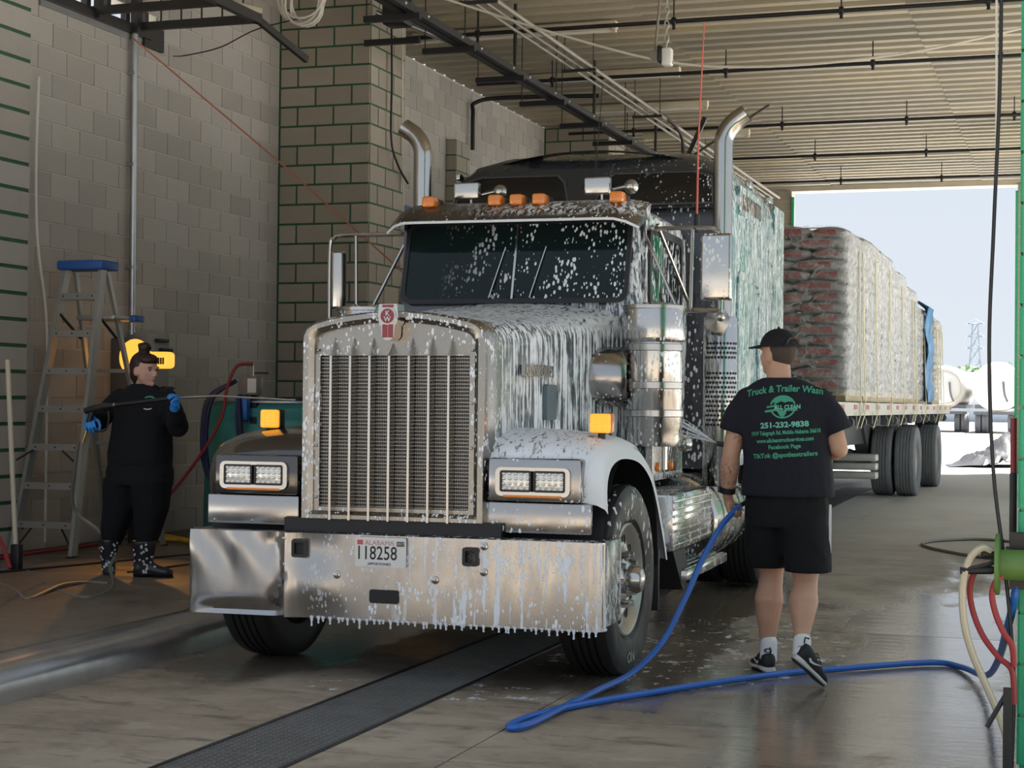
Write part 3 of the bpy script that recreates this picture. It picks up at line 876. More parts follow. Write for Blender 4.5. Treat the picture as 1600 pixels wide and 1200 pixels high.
# dash and seat silhouettes are hidden by the tint; drop visor over the screen
rings = []
for i in range(25):
    x = -.83 + 1.66 * i / 24
    e2 = max(0, (abs(x) - .66) / .17)
    drop = .05 * e2 * e2; back = .10 * e2 * e2
    rings.append([(x, 2.42 + .0 * back, 2.765 - drop * .6), (x, 2.22 + back * .6, 2.735 - drop), (x, 2.05 + back, 2.665 - drop), (x, 1.975 + back, 2.60 - drop), (x, 1.985 + back, 2.588 - drop), (x, 2.1 + back, 2.635 - drop), (x, 2.32 + .5 * back, 2.69 - drop)])
M_VISOR = foamed('visor_steel_soap', (.17, .155, .135), [('sheet', .28, .55, [('Z', 2.62, 2.66), ('X', -.5, .2)]), ('blob', .4, .7, [])], .3, .9)
vz = MB().loft(rings).build('sun_visor', M_VISOR, T, 50)
MB().tube(spline([(r[3][0], r[3][1] - .004, r[3][2] - .006) for r in rings], 1), .009, 6).build('visor_edge', M_DROP, vz)
for i, x in enumerate((-.585, -.135, .01, .16, .665)):
    mk = MB().rbox((x - .045, 2.14, 2.712), (x + .045, 2.26, 2.785), .018).build('roof_marker_light', M_AMBER, T)
    MB().rbox((x - .042, 2.24, 2.705), (x + .055, 2.32, 2.775), .015).build('marker_base', M_DARKSTEEL, mk)
for x, z in ((-.42, 2.85), (.47, 2.86)):
    lb = MB().rbox((x - .085, 2.42, z - .055), (x + .085, 2.50, z + .055), .012).build('roof_floodlight', M_STEELC, T)
    MB().cyl((x + .02, 2.48, 2.72), (x + .02, 2.47, z - .04), .008).build('light_post', M_STEELC, lb); MB().cyl((x + .085, 2.5, z - .02), (x + .17, 2.52, z), .012).build('light_arm', M_STEELC, lb)
    MB().ball((x + .20, 2.54, z + .0), .048).build('mount_ball', M_STEELC, lb)
# side door, window, mirror arms (right and left)
for s in (-1, 1):
    MB().prism(rrect(2.32, 3.5, 1.1, 2.66, .08), fx, s * .79, s * .815).build('cab_door', M_CAB, T)
    sx = s * .818
    MB().ring(rrect(2.40, 3.42, 2.07, 2.60, .08), rrect(2.45, 3.37, 2.12, 2.55, .06), fx, s * .80, s * .832).build('window_frame', M_BLACK, T)
    MB().prism(rrect(2.44, 3.38, 2.11, 2.56, .06), fx, s * .80, s * .824).build('side_window', M_GLASSS, T)
    MB().prism(rrect(2.30, 3.55, 1.98, 2.02, .015), fx, s * .80, s * .835).build('door_moulding', M_CHROME2, T)
    MB().tube([(s * .86, 2.46, 2.60), (s * .92, 3.30, 2.10)], .013, 8).build('mirror_brace', M_STEELC, T)
# cab steps, boxes and tanks along the right and left
for s in (-1, 1):
    bx = MB().rbox((s * .93 - .16, 1.95, .56), (s * .93 + .16, 3.2, .91), .02).build('battery_box', M_CHROME2, T)
    for i in range(7): MB().rbox((s * .93 - .165, 1.96, .585 + i * .045), (s * .93 + .165, 3.19, .605 + i * .045), .006, 1).build('box_rib', M_CHROME2, bx)
    st_ = MB().rbox((s * .95 - .17, 2.25, .36), (s * .95 + .17, 3.65, .425), .012).build('lower_step', M_CHROME2, T)
    for i in range(6): MB().box((s * .95 - .15 + i * .055, 2.27, .425), (s * .95 - .13 + i * .055, 3.63, .432)).build('step_rib', M_STEELC, st_, 0)
    MB().prism([(2.0, .56), (2.35, .56), (2.5, .38), (2.3, .30)], fx, s * .78, s * 1.08).build('step_bracket', M_CHASSIS, T)
    tk = MB().lathe([(.0, 0), (.29, .01), (.31, .03), (.31, 1.35), (.29, 1.37), (0, 1.38)], (s * .80, 3.3, .66), (0, 1, 0), 32).build('fuel_tank', M_CHROME2, T)
    for y in (3.6, 4.3): MB().lathe([(.312, -.03), (.318, -.03), (.318, .03), (.312, .03)], (s * .80, y, .66), (0, 1, 0), 32).build('tank_strap', M_STEELC, tk)
    pn = MB().prism(rrect(2.2, 3.1, 1.02, 1.24, .02), fx, s * .86, s * .9).build('skirt_panel', M_CHROME2, T)
    for y in (2.35, 2.75): MB().lathe([(.0, .02), (.028, .016), (.032, 0)], (s * .9, y, 1.06), (s, 0, 0), 14).build('skirt_light', M_AMBER, pn)
    MB().ball((s * .97, 2.85, 1.2), .055).build('air_horn_ball', M_CHROME2, T)
# ---- air cleaners
for s in (-1, 1):
    cx, cy = s * .945, 2.02
    ac = MB().lathe([(0, 1.20), (.15, 1.20), (.165, 1.24), (.165, 1.30), (.172, 1.31), (.172, 1.83), (.185, 1.84), (.19, 1.86), (.19, 2.03), (.18, 2.055), (.10, 2.075), (0, 2.08)], (cx, cy, 0), (0, 0, 1), 36).build('air_cleaner', M_CHROME2, T)
    for z in (1.40, 1.57, 1.80):
        MB().lathe([(.173, -.022), (.181, -.018), (.181, .018), (.173, .022)], (cx, cy, z), (0, 0, 1), 36).build('cleaner_band', M_STEELC, ac)
    MB().lathe([(.191, -.012), (.197, -.01), (.197, .01), (.191, .012)], (cx, cy, 2.045), (0, 0, 1), 36).build('cleaner_band', M_STEELC, ac)
    du = MB().tube([(s * .56, 1.95, 1.62), (s * .60, 1.955, 1.62), (s * .755, 1.985, 1.62), (s * .80, 1.99, 1.62)], [.175, .185, .185, .165], 28).build('intake_duct', M_CHROME, ac, 50)
    MB().cyl((cx + s * .02, cy + .22, 1.05), (cx + s * .02, cy + .22, 2.08), .022).build('grab_pole', M_STEELC, T)
# ---- exhaust stacks with perforated guards
for s in (-1, 1):
    bx_, by_ = s * 1.105, 3.44
    pts = [(bx_, by_, .95), (bx_, by_, 2.0), (bx_, by_, 3.25)] + [(bx_ + s * (.21 - .21 * math.cos(a)), by_ + .02 * a, 3.25 + .21 * math.sin(a)) for a in [.125 * i for i in range(1, 9)]]
    stk = MB().tube(pts + [(bx_ + s * .155, by_ + .02, 3.465)], .066, 24, False).build('exhaust_stack', M_STACK, T, 60)
    MB().cyl((bx_ + s * .118, by_ + .018, 3.44), (bx_ + s * .13, by_ + .018, 3.447), .063, .063, 20).build('stack_bore', M_CHASSIS, stk)
    gd = MB().lathe([(.115, .90), (.122, .91), (.122, 2.05), (.115, 2.06)], (bx_, by_ - .02, 0), (0, 0, 1), 36).build('heat_guard', M_CHROME2, stk)
    hl = MB()
    for zz0, zz1 in ((1.32, 1.72), (1.78, 1.94)):
        nr = int((zz1 - zz0) / .032)
        for r in range(nr):
            for k in range(10):
                a = -PI / 2 + (-.75 + (k + .5 * (r % 2)) * .2) * (1 if s > 0 else -1)
                c = Vector((bx_ + .1232 * math.cos(a), by_ - .02 + .1232 * math.sin(a), zz0 + r * .032))
                d = Vector((math.cos(a), math.sin(a), 0))
                hl.lathe([(0, .001), (.010, .0008), (.0105, -.003)], c, d, 6)
    tag(hl.build('guard_holes', M_CHASSIS, stk, 0, False), kind='stuff')
    MB().lathe([(.0, -.02), (.07, -.015), (.085, .0), (.085, .02), (0, .03)], (bx_ - s * .0, by_ - .16, 2.03), (0, -1, 0), 20).build('guard_lamp', M_STEELC, stk)
# ---- mirrors on tubular brackets
for s in (-1, 1):
    if s > 0: x0, x1, yy, z0, z1, rz = 1.19, 1.385, 2.2, 2.10, 2.515, 0
    else: x0, x1, yy, z0, z1, rz = -1.285, -1.20, 2.2, 2.06, 2.45, 0
    mi = MB().rbox((x0, yy, z0), (x1, yy + .09, z1), .022, 3).build('mirror_housing', M_CHROME2 if s > 0 else M_STEELC, T)
    MB().box((x0 + .01, yy + .088, z0 + .02), (x1 - .01, yy + .094, z1 - .02)).build('mirror_glass', M_GLASSD, mi, 0)
    ox = s * 1.31
    MB().tube(spline([(ox, yy + .05, z0 - .08), (ox, yy + .05, 2.46), (ox - s * .03, yy + .05, 2.535), (ox - s * .12, yy + .06, 2.555), (s * .80, 2.4, 2.57)], 5), .014, 8).build('mirror_arm', M_STEELC, mi)
    MB().tube([(ox, yy + .05, z0 - .06), (s * .80, 2.35, z0 - .05)], .016, 8).build('mirror_arm', M_STEELC, mi)
    MB().tube([(s * 1.12, yy + .06, z0 - .06), (s * 1.13, yy + .06, 2.55)], .011, 8).build('mirror_arm', M_STEELC, mi)
    MB().tube([(s * 1.04, yy + .06, z0 - .05), (s * .80, 2.36, 2.54)], .012, 8).build('mirror_arm', M_STEELC, mi)
    MB().ball((ox, yy + .05, z0 - .10), .03).build('mirror_knob', M_STEELC, mi)
# ---- sleeper
MB().loft([xyring(1.0, 3.78, 6.3, 1.03, .06), xyring(2.70, 3.78, 6.3, 1.05, .08), xyring(2.92, 3.80, 6.3, 1.045, .1), xyring(3.13, 3.93, 6.3, 1.01, .16), xyring(3.24, 4.02, 6.28, .94, .2), xyring(3.32, 4.2, 6.2, .80, .25), xyring(3.37, 4.5, 6.1, .55, .25)]).build('sleeper', M_SLEEP_SHADE, T, 55)
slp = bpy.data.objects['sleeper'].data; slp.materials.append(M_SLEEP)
for q in slp.polygons: q.material_index = 1 if q.normal.x > .75 else 0  # right side takes the lit tone, all other faces the shaded one
slf = lambda z: 3.80 + (z - 2.92) * .62
def sfn(p, q, h): return (p, slf(q) - h, q)
MB().prism([(-1.0, 2.86), (1.0, 2.86), (.965, 3.12), (.8, 3.19), (-.8, 3.19), (-.965, 3.12)], sfn, -.005, .012).build('sleeper_brow', M_SLEEP_SHADE, T)
def slpane(s):
    if s > 0: o = [(.10, 2.90), (.97, 2.90), (.93, 3.10), (.80, 3.135), (.22, 3.135), (.16, 3.08)]
    else: o = [(-.97, 2.90), (-.10, 2.90), (-.16, 3.08), (-.22, 3.135), (-.80, 3.135), (-.93, 3.10)]
    return o
for s in (-1, 1):
    o = slpane(s)
    cx = sum(p for p, _ in o) / 6; cz = sum(q for _, q in o) / 6
    big = [(cx + (p - cx) * 1.03, cz + (q - cz) * 1.10) for p, q in o]
    MB().ring(big, o, sfn, .012, .022).build('roof_window_frame', simple('grey_gasket', (.09, .095, .105), .5), T)
    MB().prism(o, sfn, .012, .017).build('roof_window', M_GLASSD, T)
MB().loft([[(x, 4.02 + .05 * (x / 1.0) ** 2, 3.335 - .17 * (x / 1.0) ** 2 + dz), (x, 4.14 + .05 * x * x, 3.335 - .17 * x * x + dz * .4)] for x in [-1.0 + .1 * i for i in range(21)] for dz in (0,)], closed=False, caps=False).build('roof_lip', M_SLEEP_SHADE, T)
for x, dz in ((-.86, 0), (-.42, .06)):
    MB().prism([(0, 0), (.10, .06), (.13, .075), (.06, .0)], lambda p, q, h, x=x, dz=dz: (x + h, 4.0 + p, 3.17 + dz + q), -.05, .03).build('roof_fin', M_CHASSIS, T)
for s in (-1, 1):
    MB().ring(rrect(4.4, 5.5, 2.88, 3.1, .06), rrect(4.46, 5.44, 2.93, 3.05, .04), fx, s * 1.0, s * 1.058).build('sleeper_window_frame', M_SLEEP, T)
    MB().prism(rrect(4.45, 5.45, 2.92, 3.06, .04), fx, s * 1.0, s * 1.05).build('sleeper_window', M_GLASSS, T)
    MB().ring(rrect(4.37, 5.4, 1.3, 2.46, .1), rrect(4.43, 5.34, 1.36, 2.40, .08), fx, s * 1.02, s * 1.06).build('sleeper_hatch_frame', M_SLEEP, T)
    MB().prism(rrect(6.2, 6.75, 1.1, 3.15, .03), fx, s * 1.02, s * 1.05).build('side_fairing', M_SLEEP, T)
    for y in (4.0, 4.9, 5.9): MB().rbox((s * 1.03 - .02, y, 3.14), (s * 1.03 + .02, y + .2, 3.2), .012).build('roof_clip', M_CHROME2, T)
# ---- antennas
MB().tube([(1.02, 2.95, 2.68), (1.03, 2.93, 3.2), (1.068, 2.9, 3.98)], [.008, .006, .004], 6).build('whip_antenna', simple('antenna_red', (.62, .13, .10), .4), T)
MB().cyl((1.02, 2.95, 2.60), (1.02, 2.95, 2.72), .022, .015, 10).build('antenna_base', M_BLACK, T)
MB().tube([(.40, 2.6, 2.78), (.43, 2.7, 3.55)], .003, 5).build('wire_antenna', M_BLACK, T)
# ================================================================ TRAILER AND ITS LOAD (own frame: y towards the rear)
M_DECK = simple('trailer_aluminium', (.50, .49, .46), .45, .5, .15)
M_TRCHASSIS = simple('trailer_frame_grey', (.10, .105, .115), .55, .2, .3)
M_TRTYRE = simple('road_tyre_grey', (.20, .205, .22), .85, 0, .2, 12)
M_REFL = simple('reflector_red', (.42, .06, .05), .35, 0, .2)
M_STRAP = simple('yellow_strap', (.62, .57, .36), .7, 0, .2)
M_TAN = simple('tan_sheet', (.45, .36, .22), .6, 0, .2)
M_BLUE_T = simple('blue_sheet', (.10, .28, .52), .45, 0, .3)
TRO, TRA = (-3.558, 14.598, 0.0), -.0165
tr = thing('flatbed_trailer', 'long aluminium flatbed trailer loaded with wrapped pallets behind the truck', 'trailer', TRO, TRA)
MB().box((-1.22, 0, 1.36), (1.22, 14.64, 1.475)).build('deck', M_DECK, tr, 0)
for s in (-1, 1):
    rl = MB().box((s * 1.235 - .02, 0, 1.40), (s * 1.235 + .02, 14.64, 1.50)).build('side_rail', M_DECK, tr, 0)
    for i in range(16): MB().box((s * 1.256 - .003, .5 + i * .92, 1.425), (s * 1.256 + .003, .72 + i * .92, 1.475)).build('reflector', M_REFL, rl, 0)
    MB().box((s * .5 - .06, .6, .95), (s * .5 + .06, 14.4, 1.36)).build('main_beam', M_TRCHASSIS, tr, 0)
for i in range(22): MB().box((-1.2, .6 + i * .64, 1.26), (1.2, .68 + i * .64, 1.36)).build('cross_member', M_TRCHASSIS, tr, 0)
for i in range(13):
    MB().lathe([(0, -.05), (.055, -.05), (.055, .05), (0, .05)], (1.19, 2.4 + i * .95, 1.29), (0, 1, 0), 12).build('winch', M_TRCHASSIS, tr)
TYT = TY.copy(); TYT.materials.clear(); TYT.materials.append(M_TRTYRE)
for y in (9.6, 12.6):
    MB().cyl((-1.0, y, .70), (1.0, y, .70), .07).build('axle', M_TRCHASSIS, tr)
    for s in (-1, 1):
        for x in (.78, 1.1):
            w = link('wheel', TYT, tr); w.location = (s * x, y, fz(24) + .485); w.scale = (1, .95, .95); w.rotation_euler = (0, 0, 0 if s > 0 else PI)
            MB().lathe([(.30, .10), (.27, .02), (.15, -.03), (.12, .02), (0, .03)], (0, 0, 0), (1, 0, 0), 28).build('rim', M_DECK, w)
        MB().prism([(y - .9, 1.2), (y + .3, 1.2), (y + .12, .78), (y - .15, .70), (y - .35, .85)], fx, s * .42, s * .60).build('spring_hanger', M_TRCHASSIS, tr)
    MB().lathe([(0, 0), (.12, .02), (.12, .3), (0, .32)], (.3, y - .45, .75), (0, 1, 0), 14).build('air_tank', M_TRCHASSIS, tr)
for s in (-1, 1): MB().rbox((s * .9 - .12, 13.4, .4), (s * .9 + .25, 13.43, 1.3), .005).build('mud_flap', M_RUBBER, tr)
for s in (-1, 1): MB().box((s * .7 - .05, 2.8, .35), (s * .7 + .05, 2.95, 1.3)).build('landing_leg', M_TRCHASSIS, tr, 0)
for k in range(3): MB().rbox((-.9, 6.6 + .0 * k, .56 + k * .11), (1.05, 6.85, .65 + k * .11), .02).build('dunnage_beam', M_DECK, tr)

# bag with its printed panel
def bag_mat():
    t = NT('printed_sack'); p = t.pos(False); x = t.xyz(p)
    r = t.n('ObjectInfo').outputs['Random']
    n = t.noise(t.scaled(p, (14, 14, 30)), 1.0, 4, .65)
    c = t.mix(t.mapr(n, .38, .64), (.20, .20, .205), (.66, .67, .69))
    # red printed band with broken lettering on the ends facing out
    bx = t.math('MULTIPLY', t.mapr(x['X'], -.78, -.74), t.mapr(x['X'], .48, .44))
    bz = t.math('MULTIPLY', t.mapr(x['Z'], -.50, -.38), t.mapr(x['Z'], .50, .38))
    let = t.mapr(t.noise(t.scaled(p, (9, 2, 2.2)), 1.0, 3, .8), .40, .46)
    band = t.math('MULTIPLY', t.math('MULTIPLY', bx, bz), let)
    c = t.mix(t.math('MULTIPLY', band, .85), c, (.40, .05, .05))
    return t.done(t.bsdf(c, .33, 0, t.bump(n, .5, .02), .5))
M_BAG = bag_mat()
def sack(name):
    m = MB(); rings = []
    for i in range(11):
        u = -1 + 2 * i / 10
        k = (1 - abs(u) ** 3.2) ** .5 if abs(u) < 1 else 0
        k = max(k, .12)
        rings.append([(u, (1 - .04 * (1 - k)) * math.copysign(abs(math.cos(a)) ** .45, math.cos(a)), k * math.copysign(abs(math.sin(a)) ** .75, math.sin(a)) + .08 * math.sin(u * 5 + a)) for a in [2 * PI * j / 14 for j in range(14)]])
    me = m.loft(rings).mesh(name, 60); me.materials.append(M_BAG); return me
SACK = sack('sack')
def wrap_mat(name, col, tr_amt):
    t = NT(name); p = t.pos(True)
    n = t.noise(t.scaled(p, (7, 7, 9)), 1.0, 4, .7, 1.2)
    g = t.bsdf(col, .22, 0, t.bump(n, 1.0, .05), .6)
    tp = t.n('BsdfTransparent').outputs[0]
    side = t.mapr(t.xyz(t.n('NewGeometry').outputs['True Normal'])['X'], .3, .8, 0, .42)      # whiter on the side facing right: daylight painted into the wrap
    f = t.math('ADD', t.mapr(n, .45, .66, tr_amt, tr_amt + .45), side, True)
    return t.done(t.mixs(f, tp, g))
M_WRAP = wrap_mat('clear_stretch_wrap', (.80, .81, .82), .05)
M_WRAPT = wrap_mat('tan_stretch_wrap', (.62, .56, .45), .12)
LAYERS = 15
def pallet(i, y0, h, dep, label, bagsall=False, wrap=None, x0=.06, x1=1.19):
    t = thing('wrapped_pallet', label, 'pallet', (0, 0, 0), 0, 'bagged pallets on the trailer')
    t.matrix_world = Matrix.Translation(TRO) @ Matrix.Rotation(TRA, 4, 'Z') @ Matrix.Translation((0, y0, 1.51))
    for k in range(3): MB().box((x0 + .02 + k * .5, .03, 0), (x0 + .12 + k * .5, dep - .03, .10)).build('pallet_runner', M_TAN, t, 0)
    MB().box((x0, .02, .10), (x1, dep - .02, .125)).build('pallet_board', M_TAN, t, 0)
    lh = (h - .13) / LAYERS
    for L in range(LAYERS):
        z = .125 + lh * (L + .5)
        bags = []
        wdt = x1 - x0
        if L % 2 == 0:
            for c in range(3):
                if bagsall or c == 2: bags.append((x0 + wdt * (c + .5) / 3, dep * .25, wdt / 6, dep * .25)); bags.append((x0 + wdt * (c + .5) / 3, dep * .75, wdt / 6, dep * .25))
        else:
            for c in range(2):
                for d in range(3):
                    if (bagsall and d == 0) or c == 1: bags.append((x0 + wdt * (c + .5) / 2, dep * (d + .5) / 3, wdt / 4, dep / 6))
        for bx, by, hx, hy in bags:
            b = link('sack', SACK, t)
            b.location = (bx + random.uniform(-.012, .012), by + random.uniform(-.015, .01), z)
            b.scale = (hx * 1.02, hy * 1.05, lh * .60)
            b.rotation_euler = (random.uniform(-.03, .03), random.uniform(-.03, .03), random.uniform(-.03, .03))
    # stretch wrap: puckered sleeve, domed at the top
    rings = []
    o = .03
    for j, zz in enumerate([.06 + (h - .06) * q / 30 for q in range(31)] + [h + .02]):
        q = (zz / h)
        sh = .0 if q < .92 else ((q - .92) / .09) ** 2 * .14
        sh = min(sh, .3)
        base = rrect(x0 - o + sh, x1 + o - sh, -o + sh, dep + o - sh, .09 + sh * .5, 4)
        rings.append([(x + .014 * math.sin(zz * 50 + k * 1.3) * math.sin(k * .9), y + .010 * math.sin(zz * 47 + k), zz) for k, (x, y) in enumerate(base)])
    if wrap != 'none':
        MB().loft(rings, caps=False).build('stretch_wrap', wrap or M_WRAP, t, 70)
    return t
specs = [(3.12, 1.83), (4.45, 1.86), (5.78, 1.83), (7.11, 1.72), (8.44, 1.60), (9.77, 1.40)]
lab = ['front wrapped pallet of printed sacks facing the truck sleeper', 'second wrapped pallet of sacks behind the front one', 'third wrapped pallet along the trailer, just behind the second',
       'fourth wrapped pallet along the trailer, slightly lower', 'fifth wrapped pallet along the trailer, ahead of the blue sheet', 'low wrapped pallet under the blue sheet']
PALS = [pallet(i, y, h, 1.24, lab[i], i == 0) for i, (y, h) in enumerate(specs)]
PALS.append(pallet(6, 12.0, 1.36, 1.25, 'rearmost pallet of tan sacks at the end of the trailer', False, M_WRAPT))
PALM = Matrix.Translation(TRO) @ Matrix.Rotation(TRA, 4, 'Z')
def onload(name, mb, m, label, cat, group=None, smooth=50):
    o = mb.build(name, m, None, smooth); o.matrix_world = PALM; return tag(o, label, cat, group)
# blue sheet over the low pallet
rings = []
for i in range(13):
    x = 1.25 + .02 * math.sin(i * 1.7)
    y = 10.35 + .65 * i / 12
    rings.append([(x + .03 * math.sin(z * 9 + i) + .02, y + .02 * math.sin(z * 7), z) for z in [1.55 + 1.35 * k / 10 for k in range(11)]] + [(x - .12, y, 3.0), (x - .9, y, 3.05), (x - 1.2, y, 3.0)])
sheetm = MB().loft(rings, closed=False, caps=False)
nb = len(sheetm.v); sheetm.add([(x - .012, y, z - .012) for x, y, z in sheetm.v], [tuple(reversed(f)) for f in sheetm.f])
onload('blue_sheet', sheetm, M_BLUE_T, 'blue plastic sheet hanging down the side of the load', 'sheet')
# ratchet straps over the load
for k, (y, zt) in enumerate(((3.75, 3.36), (4.05, 3.36), (5.1, 3.39), (6.4, 3.36), (7.7, 3.25), (8.9, 3.13), (9.2, 3.13), (10.4, 2.93), (12.2, 2.9), (12.7, 2.9), (13.1, 2.9))):
    st2 = MB()
    path = [(.1, y, zt + .03), (1.0, y, zt + .03), (1.16, y - .01, zt - .06), (1.235, y - .02, zt - .25), (1.25, y - .04, 2.2), (1.275, y - .07, 1.52), (1.28, y - .08, 1.40), (1.24, y - .16, 1.22)]
    for a, b in zip(path[:-1], path[1:]):
        a, b = Vector(a), Vector(b)
        d = (b - a).normalized(); nrm = Vector((-d.z, 0, d.x)) if abs(d.z) + abs(d.x) > .01 else Vector((1, 0, 0))
        st2.add([a + Vector((0, -.026, 0)), a + Vector((0, .026, 0)), b + Vector((0, .026, 0)), b + Vector((0, -.026, 0)),
                 a + Vector((0, -.026, 0)) + nrm * -.006, a + Vector((0, .026, 0)) + nrm * -.006, b + Vector((0, .026, 0)) + nrm * -.006, b + Vector((0, -.026, 0)) + nrm * -.006],
                [(0, 1, 2, 3), (7, 6, 5, 4), (0, 4, 5, 1), (1, 5, 6, 2), (2, 6, 7, 3), (3, 7, 4, 0)])
    onload('tie_strap', st2, M_STRAP, 'pale yellow tie-down strap, number ' + ['one', 'two', 'three', 'four', 'five', 'six', 'seven', 'eight', 'nine', 'ten', 'eleven'][k] + ' counted from the truck along the trailer load', 'strap', 'tie-down straps over the load', 0)

# ================================================================ BEYOND THE EXIT
M_TANKER = simple('dusty_white_tank', (.62, .60, .56), .5, 0, .12, 1)
M_TANKD = simple('tan_tank_bottom', (.52, .45, .35), .6, 0, .15, 1)
def tanker(x, y, label, sc=1.0):
    t = thing('tank_trailer', label, 'tanker', (x, y, .2), 0, 'parked tankers in the yard')
    MB().lathe([(0, -.35), (.55 * sc, -.28), (.9 * sc, -.1), (1.0 * sc, .05), (1.0 * sc, 9), (.9 * sc, 9.2), (0, 9.4)], (0, 0, 2.35), (0, 1, 0), 32).build('tank_shell', M_TANKER, t)
    MB().prism([(-.95, 2.3), (.95, 2.3), (.6, 1.5), (-.6, 1.5)], fy, -.1, 8.5).build('belly_fairing', M_TANKD, t)
    MB().lathe([(.86, -.02), (.9, -.02), (.9, .03), (.86, .03)], (0, -.18, 2.35), (0, 1, 0), 32).build('end_ring', M_TANKD, t)
    MB().box((-1.1, .1, 1.25), (1.1, 8.8, 1.45)).build('frame', M_TRCHASSIS, t, 0)
    MB().box((-1.15, -.1, .95), (1.15, .0, 1.1)).build('rear_bar', M_TRCHASSIS, t, 0)
    MB().tube(spline([(.3, -.4, 2.6), (.36, -.45, 2.0), (.5, -.4, 1.6)], 4), .05, 6).build('drain_hose', M_TRCHASSIS, t)
    for s in (-1, 1):
        for yy in (.9, 2.2):
            for xx in (.62, .98):
                w = link('wheel', TYT, t); w.location = (s * xx, yy, .5)
    return t
tanker(-6.75, 90, 'white tanker trailer seen from behind, left of the two in the yard', 1.12)
tanker(-4.0, 88, 'white tanker trailer partly hidden by the hanging cables at right', 1.25)
M_STEELFAR = simple('hazy_lattice_steel', (.22, .27, .33), .7, 0, .05)
pyl = MB()
px, py_, pz = -16.8, 290.0, .2
def leg(a, b, r=.07): pyl.tube([a, b], r, 4)
lv = [(0, 2.6), (3.75, 1.9), (6.75, 1.25), (9, .85), (11.2, .65), (13.5, .55), (15.4, .45)]
for (z0, w0), (z1, w1) in zip(lv[:-1], lv[1:]):
    for sx in (-1, 1):
        for sy in (-1, 1):
            leg((px + sx * w0, py_ + sy * w0, pz + z0), (px + sx * w1, py_ + sy * w1, pz + z1), .10)
        leg((px - w0 * sx, py_ - w0, pz + z0), (px + w1 * sx, py_ - w1, pz + z1), .06)
        leg((px - w0 * sx, py_ + w0, pz + z0), (px + w1 * sx, py_ + w1, pz + z1), .06)
    leg((px - w1, py_ - w1, pz + z1), (px + w1, py_ - w1, pz + z1), .06)
for z in (11.2, 13.2, 15.3):
    leg((px - 1.5, py_, pz + z), (px + 1.5, py_, pz + z), .12)
    leg((px - 1.5, py_, pz + z), (px, py_, pz + z + .8), .06); leg((px + 1.5, py_, pz + z), (px, py_, pz + z + .8), .06)
tag(pyl.build('power_pylon', M_STEELFAR, None, 0), 'hazy lattice power pylon standing far behind the tankers', 'pylon')
M_SHED = simple('blue_grey_cladding', (.42, .47, .53), .6)
sd = thing('storage_shed', 'low blue-grey shed with a flat roof beyond the tankers', 'building', (-8, 160, .2))
MB().box((-8, 0, 0), (24, 12, 4.3)).build('shed_wall', M_SHED, sd, 0)
MB().box((-8.4, -.4, 4.3), (24.4, 12.4, 4.6)).build('shed_roof', M_TANKER, sd, 0)
for i in range(16): MB().box((-7.9 + i * 2, -.06, 0), (-7.8 + i * 2, 0, 4.3)).build('wall_rib', M_SHED, sd, 0)
def leaf_mat():
    t = NT('tree_leaves'); p = t.pos(True)
    c = t.mix(t.noise(p, 1.5, 4), (.16, .26, .13), (.36, .46, .27))
    return t.done(t.bsdf(c, .8))
M_LEAF = leaf_mat()
for k, (x, y, r, lb) in enumerate(((-12.6, 205, 2.3, 'round pale green tree just right of the pylon'), (-8.8, 222, 3.4, 'broad green tree above the shed roof'), (-4.9, 196, 2.6, 'green tree behind the hanging cables, rightmost in the yard'))):
    t = thing('tree', lb, 'tree', (x, y, .2), 0, 'trees beyond the yard')
    MB().tube([(0, 0, 0), (.1, 0, 2), (0, .1, 4)], [.3, .22, .15], 8).build('trunk', M_TAN, t)
    lf = MB()
    for i in range(1800):
        th, ph = random.uniform(0, 2 * PI), math.acos(random.uniform(-1, 1)); q = r * random.uniform(.55, 1.05) * (1 + .2 * math.sin(3 * th))
        c = Vector((q * math.sin(ph) * math.cos(th) * 1.3, q * math.sin(ph) * math.sin(th), 4.2 + q * .75 * math.cos(ph)))
        a = Vector((random.uniform(-1, 1), random.uniform(-1, 1), random.uniform(-1, 1))).normalized() * .38
        b = a.cross(Vector((random.uniform(-1, 1), random.uniform(-1, 1), 1))).normalized() * .2
        lf.add([c - a, c + b, c + a, c - b], [(0, 1, 2, 3)])
    tag(lf.build('foliage', M_LEAF, t, 0, False), kind='stuff')
# crumpled tarpaulin on the yard by the exit
rings = []
for i in range(25):
    u = i / 24
    row = []
    for j in range(13):
        v = j / 12
        hh = .62 * math.exp(-((u - .72) / .2) ** 2 - ((v - .5) / .35) ** 2) + .16 * math.exp(-((u - .35) / .22) ** 2 - ((v - .45) / .4) ** 2)
        hh += .10 * abs(math.sin(u * 17 + v * 9)) * (hh > .08) + .05 * abs(math.sin(u * 31 - v * 13)) * (hh > .05)
        row.append((-2.75 + 1.75 * u + .08 * math.sin(v * 8), 36.6 + 2.6 * v + .6 * u + .1 * math.sin(u * 9), .205 + hh))
    rings.append(row)
tm = MB().loft(rings, closed=False, caps=False)
tm.add([(x, y, max(.201, z - .02)) for x, y, z in tm.v], [tuple(reversed(f)) for f in tm.f])
tag(tm.build('crumpled_tarpaulin', simple('dark_grey_tarpaulin', (.035, .034, .036), .45, 0, .5, 5), None, 30), 'crumpled dark grey tarpaulin heaped on the ground at the exit', 'tarpaulin')
